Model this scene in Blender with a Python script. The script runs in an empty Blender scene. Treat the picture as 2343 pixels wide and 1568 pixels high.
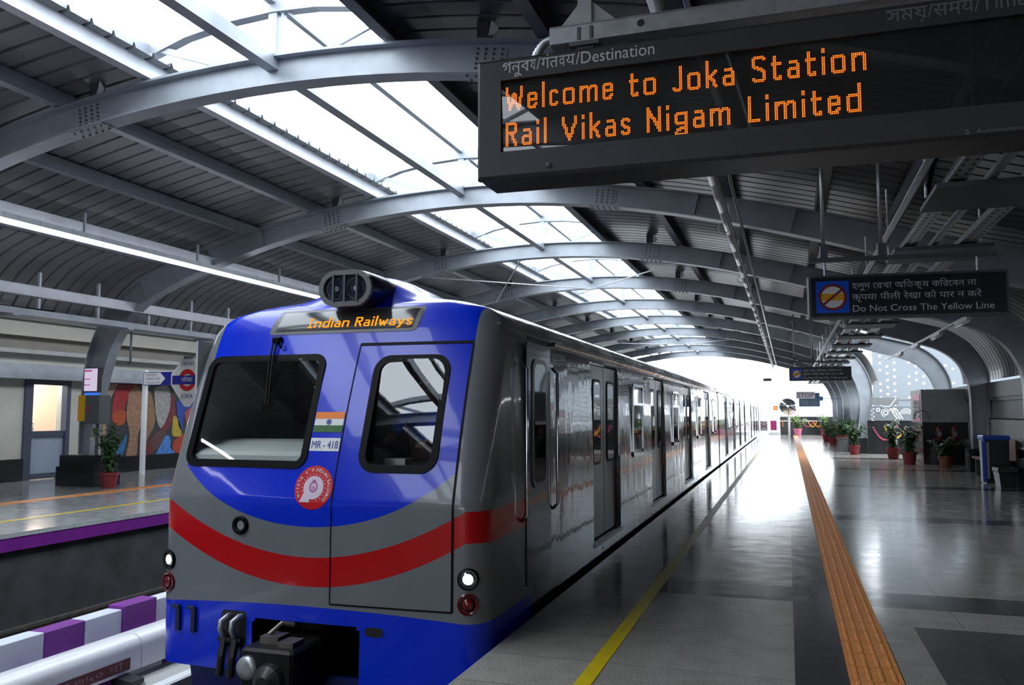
import bpy, bmesh, math, random
from mathutils import Vector, Matrix
from mathutils.geometry import delaunay_2d_cdt
random.seed(7)
S = bpy.context.scene
COL = S.collection
PI = math.pi

# ------------------------------------------------------------------ camera, sky, exposure
cam_data = bpy.data.cameras.new('camera')
cam_data.sensor_width = 36.0
cam_data.lens = 1900.0 / 2343.0 * 36.0
cam_data.clip_start = 0.05
cam_data.clip_end = 600
cam = bpy.data.objects.new('camera', cam_data)
COL.objects.link(cam)
cam.location = (0, 0, 1.6)
cam.rotation_euler = (math.radians(90 + 4.843), 0, math.radians(18.324))
S.camera = cam

world = bpy.data.worlds.new('overcast_sky')
S.world = world
world.use_nodes = True
wn = world.node_tree
bg = wn.nodes['Background']
bg.inputs['Color'].default_value = (0.86, 0.93, 1.0, 1)
bg.inputs['Strength'].default_value = 5.8
try:
    world.cycles.sampling_method = 'MANUAL'
    world.cycles.sample_map_resolution = 64
except Exception:
    pass

S.view_settings.view_transform = 'Standard'
S.view_settings.look = 'None'
S.view_settings.exposure = 0.2
S.view_settings.gamma = 1.0
S.view_settings.use_curve_mapping = False

# ------------------------------------------------------------------ materials
def new_mat(name):
    m = bpy.data.materials.new(name)
    m.use_nodes = True
    return m, m.node_tree, m.node_tree.nodes['Principled BSDF']

def mat(name, col, rough=0.5, metal=0.0, var=0.0, scale=8.0, coat=0.0, spec=0.5, bump=0.0, stretch=None):
    m, nt, b = new_mat(name)
    b.inputs['Roughness'].default_value = rough
    b.inputs['Metallic'].default_value = metal
    b.inputs['Specular IOR Level'].default_value = spec
    if coat:
        b.inputs['Coat Weight'].default_value = coat
        b.inputs['Coat Roughness'].default_value = 0.05
    c = (col[0], col[1], col[2], 1)
    b.inputs['Base Color'].default_value = c
    if var or bump:
        geo = nt.nodes.new('ShaderNodeNewGeometry')
        vec = geo.outputs['Position']
        if stretch:
            mp = nt.nodes.new('ShaderNodeMapping'); mp.inputs['Scale'].default_value = stretch
            nt.links.new(vec, mp.inputs['Vector']); vec = mp.outputs['Vector']
        n = nt.nodes.new('ShaderNodeTexNoise')
        n.inputs['Scale'].default_value = scale
        n.inputs['Detail'].default_value = 6
        nt.links.new(vec, n.inputs['Vector'])
        if var:
            r = nt.nodes.new('ShaderNodeValToRGB')
            r.color_ramp.elements[0].position = 0.3
            r.color_ramp.elements[1].position = 0.7
            r.color_ramp.elements[0].color = tuple(max(0, v * (1 - var)) for v in col) + (1,)
            r.color_ramp.elements[1].color = tuple(min(1, v * (1 + var)) for v in col) + (1,)
            nt.links.new(n.outputs['Fac'], r.inputs['Fac'])
            nt.links.new(r.outputs['Color'], b.inputs['Base Color'])
        if bump:
            bp = nt.nodes.new('ShaderNodeBump'); bp.inputs['Strength'].default_value = bump
            bp.inputs['Distance'].default_value = 0.01
            nt.links.new(n.outputs['Fac'], bp.inputs['Height'])
            nt.links.new(bp.outputs['Normal'], b.inputs['Normal'])
    return m

def emit(name, col, strength):
    m = bpy.data.materials.new(name); m.use_nodes = True
    nt = m.node_tree; nt.nodes.clear()
    e = nt.nodes.new('ShaderNodeEmission'); e.inputs['Color'].default_value = (*col, 1); e.inputs['Strength'].default_value = strength
    o = nt.nodes.new('ShaderNodeOutputMaterial'); nt.links.new(e.outputs[0], o.inputs['Surface'])
    return m

class NX:
    """tiny expression builder over shader math nodes"""
    def __init__(s, nt): s.nt = nt
    def op(s, o, a, b=None, c=None):
        n = s.nt.nodes.new('ShaderNodeMath'); n.operation = o
        for i, v in enumerate((a, b, c)):
            if v is None: continue
            if isinstance(v, (int, float)): n.inputs[i].default_value = v
            else: s.nt.links.new(v, n.inputs[i])
        return n.outputs[0]
    def add(s, a, b): return s.op('ADD', a, b)
    def sub(s, a, b): return s.op('SUBTRACT', a, b)
    def mul(s, a, b): return s.op('MULTIPLY', a, b)
    def gt(s, a, b): return s.op('GREATER_THAN', a, b)
    def lt(s, a, b): return s.op('LESS_THAN', a, b)
    def mx(s, a, b): return s.op('MAXIMUM', a, b)
    def mn(s, a, b): return s.op('MINIMUM', a, b)
    def mix(s, f, a, b):
        n = s.nt.nodes.new('ShaderNodeMix'); n.data_type = 'RGBA'
        ins = [n.inputs['Factor'], [i for i in n.inputs if i.name == 'A' and i.type == 'RGBA'][0], [i for i in n.inputs if i.name == 'B' and i.type == 'RGBA'][0]]
        for i, v in zip(ins, (f, a, b)):
            if isinstance(v, (int, float)): i.default_value = v
            elif isinstance(v, tuple): i.default_value = (*v, 1)
            else: s.nt.links.new(v, i)
        return [o for o in n.outputs if o.type == 'RGBA'][0]

def glass(name, tint=(0.55, 0.6, 0.6), f0=0.05):
    m = bpy.data.materials.new(name); m.use_nodes = True
    nt = m.node_tree; nt.nodes.clear()
    t = nt.nodes.new('ShaderNodeBsdfTransparent'); t.inputs['Color'].default_value = (*tint, 1)
    g = nt.nodes.new('ShaderNodeBsdfGlossy'); g.inputs['Roughness'].default_value = 0.01
    geo = nt.nodes.new('ShaderNodeNewGeometry')
    dt = nt.nodes.new('ShaderNodeVectorMath'); dt.operation = 'DOT_PRODUCT'
    nt.links.new(geo.outputs['Normal'], dt.inputs[0]); nt.links.new(geo.outputs['Incoming'], dt.inputs[1])
    x = NX(nt)
    f = x.op('POWER', x.sub(1.0, x.op('ABSOLUTE', dt.outputs['Value'])), 5.0)
    f = x.add(f0, x.mul(f, 1.0 - f0))
    mx = nt.nodes.new('ShaderNodeMixShader'); o = nt.nodes.new('ShaderNodeOutputMaterial')
    nt.links.new(f, mx.inputs[0]); nt.links.new(t.outputs[0], mx.inputs[1]); nt.links.new(g.outputs[0], mx.inputs[2])
    nt.links.new(mx.outputs[0], o.inputs['Surface'])
    return m

M = {}
M['steel'] = mat('grey_painted_steel', (0.30, 0.325, 0.36), 0.42, 0.25, 0.12, 3)
M['steel_light'] = mat('pale_painted_steel', (0.52, 0.54, 0.58), 0.45, 0.2, 0.08, 3)
M['steel_dark'] = mat('dark_painted_steel', (0.09, 0.10, 0.115), 0.5, 0.3, 0.1, 3)
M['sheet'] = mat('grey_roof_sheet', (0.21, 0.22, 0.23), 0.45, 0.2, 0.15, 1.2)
M['sheet_shaded'] = mat('shaded_roof_sheet', (0.085, 0.088, 0.094), 0.32, 0.45, 0.18, 1.2)  # same roof sheeting, colour darkened to carry the shade of the right slope
M['purlin_shaded'] = mat('shaded_purlin_steel', (0.10, 0.108, 0.125), 0.45, 0.25, 0.1, 3)  # purlin steel with the right slope's shade put into its colour
M['galv'] = mat('galvanised_steel', (0.45, 0.46, 0.48), 0.35, 0.7, 0.15, 20)
M['bolt'] = mat('bolt_steel', (0.12, 0.12, 0.13), 0.4, 0.6)
M['white'] = mat('white_paint', (0.75, 0.76, 0.78), 0.4, 0, 0.05, 6)
M['black'] = mat('black_plastic', (0.012, 0.012, 0.014), 0.4)
M['rubber'] = mat('black_rubber', (0.003, 0.003, 0.0035), 0.5, spec=.12)
M['housing'] = mat('charcoal_sign_housing', (0.035, 0.038, 0.043), 0.45, 0.1, 0.12, 60)
M['granite_black'] = mat('black_granite', (0.016, 0.018, 0.02), 0.16, 0, 0.5, 60)
M['wall_beige'] = mat('beige_wall_paint', (0.42, 0.41, 0.36), 0.7, 0, 0.06, 2)
M['wall_brown'] = mat('taupe_wall_paint', (0.22, 0.20, 0.18), 0.7, 0, 0.06, 2)
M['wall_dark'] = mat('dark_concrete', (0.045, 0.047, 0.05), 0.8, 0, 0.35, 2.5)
M['purple'] = mat('purple_paint', (0.17, 0.012, 0.24), 0.45, 0, 0.12, 5)
M['kerb_white'] = mat('white_kerb_paint', (0.62, 0.66, 0.75), 0.6, 0, 0.06, 5)
M['frp_white'] = mat('white_fibreglass', (0.80, 0.81, 0.83), 0.3, 0, 0.04, 4)
M['red_plate'] = mat('dark_red_plate', (0.12, 0.015, 0.025), 0.5)
M['rail'] = mat('rail_steel', (0.16, 0.14, 0.13), 0.4, 0.6, 0.3, 10)
M['track'] = mat('track_concrete', (0.05, 0.05, 0.05), 0.85, 0, 0.4, 3)
M['yellow'] = mat('yellow_line_paint', (0.80, 0.60, 0.0), 0.35, 0, 0.08, 8)
M['tactile'] = mat('orange_tactile_tile', (0.78, 0.29, 0.065), 0.5, 0, 0.10, 14, spec=.25)
M['blue_sign'] = mat('blue_sign_face', (0.004, 0.01, 0.30), 0.35)
M['blue_bright'] = mat('bright_blue_plate', (0.0, 0.10, 0.75), 0.35)
M['red'] = mat('red_paint', (0.60, 0.004, 0.012), 0.35)
M['amber'] = mat('amber_paint', (0.85, 0.42, 0.02), 0.4)
M['maroon'] = mat('maroon_paint', (0.25, 0.02, 0.04), 0.35)
M['pot'] = mat('red_clay_pot', (0.20, 0.018, 0.022), 0.6, 0, 0.15, 15)
M['soil'] = mat('dark_soil', (0.03, 0.022, 0.016), 0.9)
M['leaf'] = mat('dark_green_leaf', (0.035, 0.085, 0.025), 0.45, 0, 0.5, 9)
M['leaf_pale'] = mat('pale_green_leaf', (0.16, 0.26, 0.07), 0.45, 0, 0.4, 9)
M['text_white'] = mat('white_lettering', (0.62, 0.65, 0.70), 0.5)
M['text_grey'] = mat('grey_lettering', (0.16, 0.18, 0.20), 0.5)
M['text_blue'] = mat('blue_lettering', (0.02, 0.05, 0.20), 0.5)
M['text_red'] = mat('maroon_lettering', (0.22, 0.05, 0.16), 0.5)
M['cab_grey'] = mat('cab_panel', (0.45, 0.46, 0.46), 0.5)
M['cab_white'] = mat('cab_desk_white', (0.66, 0.68, 0.65), 0.45)
M['chrome'] = mat('chrome', (0.7, 0.72, 0.75), 0.12, 1.0)
M['door_steel'] = mat('train_door_steel', (0.10, 0.10, 0.10), 0.3, 0.3, 0.1, 6)
M['lamp_silver'] = mat('lamp_silver', (.55, .57, .58), .3, .6)
M['wood'] = mat('brown_wood', (0.16, 0.05, 0.02), 0.4, 0, 0.3, 10)
M['led_amber'] = emit('amber_led', (1.0, 0.13, 0.008), 1.5)
M['led_yellow'] = emit('amber_display_led', (1.0, 0.30, 0.012), 1.6)
M['led_core'] = emit('amber_led_core', (1.0, 0.55, 0.06), 2.0)
M['tube_on'] = emit('lit_tube', (0.85, 0.88, 1.0), 16.0)
M['lamp_on'] = emit('lit_lamp', (0.85, 0.92, 1.0), 25.0)
M['green_led'] = emit('green_led', (0.1, 1.0, 0.1), 4.0)
M['glass'] = glass('cab_glass', (0.87, 0.9, 0.9), 0.105)
M['glass_dark'] = glass('dark_window_glass', (0.10, 0.11, 0.12))
M['screen_glass'] = glass('display_glass', (0.7, 0.7, 0.7))
M['interior'] = mat('train_interior_panel', (0.35, 0.36, 0.36), 0.5)
M['skin'] = mat('brown_skin', (0.20, 0.10, 0.06), 0.5)
M['blue_shirt'] = mat('blue_shirt', (0.04, 0.16, 0.85), 0.8, 0, 0.2, 25)
M['dark_cloth'] = mat('dark_trousers', (0.02, 0.02, 0.025), 0.8)
M['hair'] = mat('black_hair', (0.01, 0.009, 0.008), 0.6)
M['door_frame'] = mat('slate_door_frame', (0.045, 0.055, 0.085), 0.45)
M['door_panel'] = mat('grey_blue_door_panel', (0.25, 0.30, 0.37), 0.5, 0, 0.08, 20)
M['room_wall'] = mat('peach_wall', (0.75, 0.55, 0.40), 0.7)
M['cabinet'] = mat('grey_cabinet', (0.075, 0.085, 0.09), 0.5)
M['safety_yellow'] = mat('yellow_box', (0.70, 0.36, 0.0), 0.45)
M['panel_white'] = mat('pale_panel', (0.34, 0.345, 0.34), 0.5, 0, 0.1, 3)
M['panel_grey'] = mat('grey_panel', (0.17, 0.175, 0.18), 0.5, 0, 0.1, 3)
M['screen_panel'] = mat('pale_facade_panel', (0.15, 0.17, 0.19), 0.6)
M['motif'] = mat('white_motif', (0.80, 0.80, 0.79), 0.6)
M['saffron'] = mat('saffron', (0.90, 0.22, 0.01), 0.5)
M['flag_green'] = mat('flag_green', (0.02, 0.12, 0.01), 0.5)
M['navy_text'] = mat('navy_lettering', (0.02, 0.05, 0.30), 0.5)
M['garland_orange'] = mat('orange_marigold', (0.85, 0.22, 0.02), 0.7)
M['garland_pink'] = mat('pink_flower', (0.70, 0.10, 0.18), 0.7)
M['garland_yellow'] = mat('yellow_marigold', (0.85, 0.50, 0.03), 0.7)
M['pink'] = mat('pink_board', (0.80, 0.25, 0.40), 0.5)
M['board_maroon'] = mat('maroon_board', (0.35, 0.03, 0.14), 0.5)
M['monitor_blue'] = mat('blue_grey_monitor', (0.06, 0.14, 0.28), 0.5)
M['lens_red'] = mat('red_tail_lens', (0.12, 0.003, 0.006), 0.2, coat=0.6)
M['mirror'] = mat('convex_mirror', (0.92, 0.93, 0.95), 0.02, 1.0)
M['ground'] = mat('pale_ground', (0.35, 0.36, 0.35), 0.9)
M['bin_blue'] = mat('blue_bin_plastic', (0.01, 0.06, 0.45), 0.35)
M['ext_red'] = mat('extinguisher_red', (0.14, 0.015, 0.015), 0.35)

def polycarbonate():
    m = bpy.data.materials.new('clear_polycarbonate'); m.use_nodes = True
    nt = m.node_tree; nt.nodes.clear()
    t = nt.nodes.new('ShaderNodeBsdfTransparent'); t.inputs['Color'].default_value = (0.93, 0.95, 0.97, 1)
    d = nt.nodes.new('ShaderNodeBsdfTranslucent'); d.inputs['Color'].default_value = (0.9, 0.92, 0.95, 1)
    mx = nt.nodes.new('ShaderNodeMixShader'); mx.inputs[0].default_value = 0.12
    o = nt.nodes.new('ShaderNodeOutputMaterial')
    nt.links.new(t.outputs[0], mx.inputs[1]); nt.links.new(d.outputs[0], mx.inputs[2]); nt.links.new(mx.outputs[0], o.inputs['Surface'])
    return m
M['poly'] = polycarbonate()

def floor_material(name, light, dark, bands):
    m, nt, b = new_mat(name)
    x = NX(nt)
    geo = nt.nodes.new('ShaderNodeNewGeometry')
    sep = nt.nodes.new('ShaderNodeSeparateXYZ'); nt.links.new(geo.outputs['Position'], sep.inputs[0])
    X, Y = sep.outputs[0], sep.outputs[1]
    # speckle
    n1 = nt.nodes.new('ShaderNodeTexNoise'); n1.inputs['Scale'].default_value = 55; n1.inputs['Detail'].default_value = 5
    nt.links.new(geo.outputs['Position'], n1.inputs['Vector'])
    n2 = nt.nodes.new('ShaderNodeTexNoise'); n2.inputs['Scale'].default_value = 5; n2.inputs['Detail'].default_value = 4
    nt.links.new(geo.outputs['Position'], n2.inputs['Vector'])
    # slabs
    br = nt.nodes.new('ShaderNodeTexBrick'); br.inputs['Scale'].default_value = 1.0
    br.inputs['Brick Width'].default_value = 1.2; br.inputs['Row Height'].default_value = 0.6
    br.inputs['Mortar Size'].default_value = 0.004; br.offset = 0.0
    br.inputs['Color1'].default_value = (0.86, 0.86, 0.86, 1); br.inputs['Color2'].default_value = (1.0, 1.0, 1.0, 1)
    br.inputs['Mortar'].default_value = (0.45, 0.45, 0.45, 1)
    nt.links.new(geo.outputs['Position'], br.inputs['Vector'])
    msk = bands(x, X, Y)
    base = x.mix(msk, light, dark)
    sp = x.add(x.mul(x.sub(n1.outputs['Fac'], 0.5), 1.1), x.add(x.mul(x.sub(n2.outputs['Fac'], 0.5), 0.5), 1.0))
    vm = nt.nodes.new('ShaderNodeVectorMath'); vm.operation = 'SCALE'
    nt.links.new(base, vm.inputs[0]); nt.links.new(sp, vm.inputs['Scale'])
    v2 = nt.nodes.new('ShaderNodeVectorMath'); v2.operation = 'MULTIPLY'
    nt.links.new(vm.outputs[0], v2.inputs[0]); nt.links.new(br.outputs['Color'], v2.inputs[1])
    nt.links.new(v2.outputs[0], b.inputs['Base Color'])
    # polished, each slab slightly uneven
    b.inputs['Roughness'].default_value = 0.12
    ro = x.add(x.mul(n2.outputs['Fac'], 0.16), 0.06)
    nt.links.new(ro, b.inputs['Roughness'])
    wv = nt.nodes.new('ShaderNodeTexNoise'); wv.inputs['Scale'].default_value = 1.6; wv.inputs['Detail'].default_value = 2
    nt.links.new(geo.outputs['Position'], wv.inputs['Vector'])
    bp = nt.nodes.new('ShaderNodeBump'); bp.inputs['Strength'].default_value = 0.10; bp.inputs['Distance'].default_value = 0.02
    hh = x.add(wv.outputs['Fac'], x.mul(br.outputs['Fac'], 0.15))
    nt.links.new(hh, bp.inputs['Height']); nt.links.new(bp.outputs['Normal'], b.inputs['Normal'])
    return m

def right_bands(x, X, Y):
    strip = x.mul(x.gt(X, 0.0), x.lt(X, 0.32))
    mod = x.op('MODULO', x.add(Y, 400 * 5.95 - 7.62), 5.95)
    cross = x.mul(x.lt(mod, 0.62), x.gt(X, -1.2))
    near = x.mul(x.mul(x.gt(X, 0.85), x.lt(Y, 7.0)), 0.85)
    return x.mn(x.mx(x.mx(strip, cross), near), 1.0)
def left_bands(x, X, Y):
    return x.mul(x.lt(X, -13.4), 0.75)
M['floor_right'] = floor_material('polished_granite_floor', (0.40, 0.375, 0.34), (0.045, 0.042, 0.045), right_bands)
M['floor_left'] = floor_material('far_platform_floor', (0.48, 0.50, 0.52), (0.26, 0.27, 0.28), left_bands)

CX = -3.38; HW = 1.37
def livery():
    m, nt, b = new_mat('metro_livery')
    x = NX(nt)
    geo = nt.nodes.new('ShaderNodeNewGeometry')
    sep = nt.nodes.new('ShaderNodeSeparateXYZ'); nt.links.new(geo.outputs['Position'], sep.inputs[0])
    X, Y, Z = sep.outputs
    ax = x.op('ABSOLUTE', x.sub(X, CX))
    axc = x.mn(ax, 1.24)
    x2 = x.mul(axc, axc)
    zb = x.add(x.add(0.765, x.mul(x2, 0.25)), x.mul(x.mul(x2, x2), 0.05))
    front = x.lt(Y, 7.4)
    blue = x.mul(x.mul(x.gt(Z, zb), x.lt(ax, 1.155)), front)
    skirt = x.lt(Z, x.sub(0.195, x.mul(x2, 0.03)))
    red = x.mul(x.gt(Z, x.add(0.335, x.mul(x2, 0.235))), x.lt(Z, x.add(0.545, x.mul(x2, 0.24))))
    band = x.mul(x.mul(x.gt(Z, 1.02), x.lt(Z, 2.12)), x.gt(Y, 7.0))
    roofz = x.gt(Z, 2.32)
    side = x.gt(Y, 6.6)  # flank mask: livery colours behind here are darkened to stand for shade
    n = nt.nodes.new('ShaderNodeTexNoise'); n.inputs['Scale'].default_value = 3; n.inputs['Detail'].default_value = 5
    mp = nt.nodes.new('ShaderNodeMapping'); mp.inputs['Scale'].default_value = (1, 1, 0.4)
    nt.links.new(geo.outputs['Position'], mp.inputs['Vector']); nt.links.new(mp.outputs[0], n.inputs['Vector'])
    grey = x.mix(side, x.mix(n.outputs['Fac'], (0.145, 0.155, 0.165), (0.185, 0.195, 0.205)), (0.055, 0.057, 0.06))  # flank grey is the front grey with shade painted in
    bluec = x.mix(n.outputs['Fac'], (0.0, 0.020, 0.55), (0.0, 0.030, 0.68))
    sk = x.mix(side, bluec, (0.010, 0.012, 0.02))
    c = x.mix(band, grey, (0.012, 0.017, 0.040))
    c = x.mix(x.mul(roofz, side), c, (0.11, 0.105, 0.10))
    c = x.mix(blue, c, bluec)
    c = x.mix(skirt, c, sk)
    c = x.mix(red, c, x.mix(side, (0.48, 0.004, 0.006), (0.14, 0.004, 0.006)))  # red band also carries painted shade along the flank
    nt.links.new(c, b.inputs['Base Color'])
    rr = x.add(0.16, x.mul(n.outputs['Fac'], 0.14))
    b.inputs['Metallic'].default_value = 0.0
    nt.links.new(rr, b.inputs['Roughness'])
    nt.links.new(x.add(.42, x.mul(side, .58)), b.inputs['Coat Weight']); b.inputs['Coat Roughness'].default_value = 0.04
    b.inputs['Specular IOR Level'].default_value = 0.3
    # pressed panels are a little wavy
    n3 = nt.nodes.new('ShaderNodeTexNoise'); n3.inputs['Scale'].default_value = 2.2; n3.inputs['Detail'].default_value = 1.5
    mp3 = nt.nodes.new('ShaderNodeMapping'); mp3.inputs['Scale'].default_value = (1, 1.6, 0.6)
    nt.links.new(geo.outputs['Position'], mp3.inputs['Vector']); nt.links.new(mp3.outputs[0], n3.inputs['Vector'])
    bp = nt.nodes.new('ShaderNodeBump'); bp.inputs['Strength'].default_value = 0.22; bp.inputs['Distance'].default_value = 0.02
    nt.links.new(n3.outputs['Fac'], bp.inputs['Height']); nt.links.new(bp.outputs['Normal'], b.inputs['Normal'])
    nt.links.new(bp.outputs['Normal'], b.inputs['Coat Normal'])
    return m
M['livery'] = livery()

# ------------------------------------------------------------------ mesh helpers
class MB:
    def __init__(s): s.v = []; s.f = []
    def quad(s, a, b, c, d):
        i = len(s.v); s.v += [tuple(a), tuple(b), tuple(c), tuple(d)]; s.f.append((i, i + 1, i + 2, i + 3)); return s
    def poly(s, pts):
        i = len(s.v); s.v += [tuple(p) for p in pts]; s.f.append(tuple(range(i, i + len(pts)))); return s
    def box(s, x0, x1, y0, y1, z0, z1):
        i = len(s.v)
        s.v += [(x0, y0, z0), (x1, y0, z0), (x1, y1, z0), (x0, y1, z0), (x0, y0, z1), (x1, y0, z1), (x1, y1, z1), (x0, y1, z1)]
        s.f += [tuple(i + k for k in f) for f in ((0, 3, 2, 1), (4, 5, 6, 7), (0, 1, 5, 4), (1, 2, 6, 5), (2, 3, 7, 6), (3, 0, 4, 7))]
        return s
    def cbox(s, x0, x1, y0, y1, z0, z1, c=0.01):
        """box with chamfered vertical and top edges"""
        pts = [(x0 + c, y0), (x1 - c, y0), (x1, y0 + c), (x1, y1 - c), (x1 - c, y1), (x0 + c, y1), (x0, y1 - c), (x0, y0 + c)]
        mx, my = (x0 + x1) / 2, (y0 + y1) / 2
        def ins(p): return (p[0] + (c if p[0] < mx else -c), p[1] + (c if p[1] < my else -c))
        rings = [[(*ins(p), z0) for p in pts], [(*p, z0 + c) for p in pts], [(*p, z1 - c) for p in pts], [(*ins(p), z1) for p in pts]]
        s.loft(rings, True, True); return s
    def loft(s, rings, closed=True, caps=False):
        i = len(s.v); n = len(rings[0])
        for r in rings: s.v += [tuple(p) for p in r]
        for a in range(len(rings) - 1):
            for k in range(n if closed else n - 1):
                k2 = (k + 1) % n
                s.f.append((i + a * n + k, i + a * n + k2, i + (a + 1) * n + k2, i + (a + 1) * n + k))
        if caps:
            s.f.append(tuple(i + k for k in reversed(range(n))))
            s.f.append(tuple(i + (len(rings) - 1) * n + k for k in range(n)))
        return s
    def tube(s, pts, r, n=8, caps=True):
        pts = [Vector(p) for p in pts]; rings = []
        rr = r if isinstance(r, (list, tuple)) else [r] * len(pts)
        prev = None
        for i, p in enumerate(pts):
            d = (pts[min(i + 1, len(pts) - 1)] - pts[max(i - 1, 0)]).normalized()
            up = Vector((0, 0, 1)) if abs(d.z) < 0.95 else Vector((0, 1, 0))
            if prev is not None: a = prev - d * prev.dot(d); a.normalize()
            else: a = d.cross(up).normalized()
            prev = a; b = d.cross(a)
            rings.append([p + (a * math.cos(t) + b * math.sin(t)) * rr[i] for t in [2 * PI * k / n for k in range(n)]])
        s.loft(rings, True, caps); return s
    def bar(s, a, b, w, h, up=(0, 0, 1)):
        a, b = Vector(a), Vector(b); d = (b - a).normalized(); u = Vector(up)
        sx = d.cross(u).normalized(); su = sx.cross(d)
        rings = [[p + sx * (i * w / 2) + su * (j * h / 2) for i, j in ((-1, -1), (1, -1), (1, 1), (-1, 1))] for p in (a, b)]
        s.loft(rings, True, True); return s
    def lathe(s, prof, c=(0, 0, 0), n=20, axis='z', caps=True):
        rings = []
        for r, h in prof:
            ring = []
            for k in range(n):
                t = 2 * PI * k / n
                if axis == 'z': p = (c[0] + r * math.cos(t), c[1] + r * math.sin(t), c[2] + h)
                elif axis == 'y': p = (c[0] + r * math.cos(t), c[1] + h, c[2] + r * math.sin(t))
                else: p = (c[0] + h, c[1] + r * math.cos(t), c[2] + r * math.sin(t))
                ring.append(p)
            rings.append(ring)
        s.loft(rings, True, caps); return s
    def disc(s, c, r, n=8, axis='y'):
        pts = []
        for k in range(n):
            t = 2 * PI * k / n
            pts.append((c[0] + r * math.cos(t), c[1], c[2] + r * math.sin(t)) if axis == 'y' else (c[0], c[1] + r * math.cos(t), c[2] + r * math.sin(t)))
        return s.poly(pts)
    def prism(s, poly, y0, y1):
        """polygon in x,z extruded along y"""
        s.loft([[(p[0], y0, p[1]) for p in poly], [(p[0], y1, p[1]) for p in poly]], True, True); return s
    def map(s, fn):
        s.v = [tuple(fn(*p)) for p in s.v]; return s
    def add(s, o):
        i = len(s.v); s.v += o.v; s.f += [tuple(i + k for k in f) for f in o.f]; return s
    def build(s, name, m, parent=None, smooth=False, origin=None):
        me = bpy.data.meshes.new(name)
        vs = s.v
        if origin is not None: vs = [(p[0] - origin[0], p[1] - origin[1], p[2] - origin[2]) for p in vs]
        me.from_pydata(vs, [], s.f)
        bm = bmesh.new(); bm.from_mesh(me)
        bmesh.ops.recalc_face_normals(bm, faces=bm.faces[:])
        bm.to_mesh(me); bm.free()
        me.materials.append(M[m] if isinstance(m, str) else m)
        if smooth: me.shade_smooth()
        o = bpy.data.objects.new(name, me); COL.objects.link(o)
        if parent is not None:
            o.parent = parent
            if origin is None and parent.location.length > 0:
                o.matrix_parent_inverse = Matrix.Translation(-parent.location)
        if origin is not None and parent is None: o.location = origin
        return o

def smooth_by_angle(o, ang=35):
    me = o.data; me.shade_smooth()
    try: me.set_sharp_from_angle(angle=math.radians(ang))
    except Exception: pass
    return o

def tag(o, label=None, cat=None, group=None, kind=None):
    if label: o['label'] = label
    if cat: o['category'] = cat
    if group: o['group'] = group
    if kind: o['kind'] = kind
    return o
def thing(name, label, cat, loc, group=None, kind=None):
    o = bpy.data.objects.new(name, None); COL.objects.link(o); o.location = loc; o.empty_display_size = 0.2
    return tag(o, label, cat, group, kind)
def struct(o, label=None):
    o['kind'] = 'structure'
    if label: o['label'] = label
    return o
def dup(root, loc, label=None, group=None):
    r = root.copy(); COL.objects.link(r); r.location = loc
    if label: r['label'] = label
    if group: r['group'] = group
    for ch in list(root.children):
        c = ch.copy(); COL.objects.link(c); c.parent = r; c.matrix_parent_inverse = ch.matrix_parent_inverse.copy()
        for g in list(ch.children):
            d = g.copy(); COL.objects.link(d); d.parent = c; d.matrix_parent_inverse = g.matrix_parent_inverse.copy()
    return r

def text_tris(body, offset=0.0):
    """outline lettering filled by nonzero winding -> (verts2d, tris)"""
    cu = bpy.data.curves.new('t', 'FONT'); cu.body = body; cu.resolution_u = 3; cu.fill_mode = 'NONE'
    if offset: cu.offset = offset
    ob = bpy.data.objects.new('t', cu); COL.objects.link(ob)
    dg = bpy.context.evaluated_depsgraph_get(); dg.update()
    me = bpy.data.meshes.new_from_object(ob.evaluated_get(dg))
    vs = [Vector((v.co.x, v.co.y)) for v in me.vertices]
    nxt = {}
    for e in me.edges:
        a, b = e.vertices
        nxt.setdefault(a, []).append(b); nxt.setdefault(b, []).append(a)
    loops = []; seen = set()
    for st in range(len(vs)):
        if st in seen or st not in nxt: continue
        loop = [st]; seen.add(st)
        # loops are stored in vertex order; walk upwards first
        cur = st
        while True:
            cand = [k for k in nxt[cur] if k not in seen]
            if not cand: break
            k = min(cand, key=lambda q: abs(q - cur - 1)); loop.append(k); seen.add(k); cur = k
        if len(loop) > 2: loops.append(loop)
    bpy.data.objects.remove(ob); bpy.data.curves.remove(cu); bpy.data.meshes.remove(me)
    P = []; E = []; polys = []
    for lp in loops:
        i = len(P); n = len(lp)
        P += [vs[k] for k in lp]; E += [(i + k, i + (k + 1) % n) for k in range(n)]
        polys.append([vs[k] for k in lp])
    if not P: return [], []
    ov, oe, of, *_ = delaunay_2d_cdt(P, E, [], 0, 1e-6)
    bbs = [(min(p.x for p in q), max(p.x for p in q), min(p.y for p in q), max(p.y for p in q)) for q in polys]
    tris = []
    for f in of:
        c = sum((ov[k] for k in f), Vector((0, 0))) / len(f)
        w = 0
        for q, bb in zip(polys, bbs):
            if not (bb[0] <= c.x <= bb[1] and bb[2] <= c.y <= bb[3]): continue
            n = len(q)
            for k in range(n):
                a, b = q[k], q[(k + 1) % n]
                if (a.y <= c.y) != (b.y <= c.y):
                    t = a.x + (c.y - a.y) * (b.x - a.x) / (b.y - a.y)
                    if t > c.x: w += 1 if b.y > a.y else -1
        if w != 0: tris.append(tuple(f))
    return ov, tris

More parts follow.
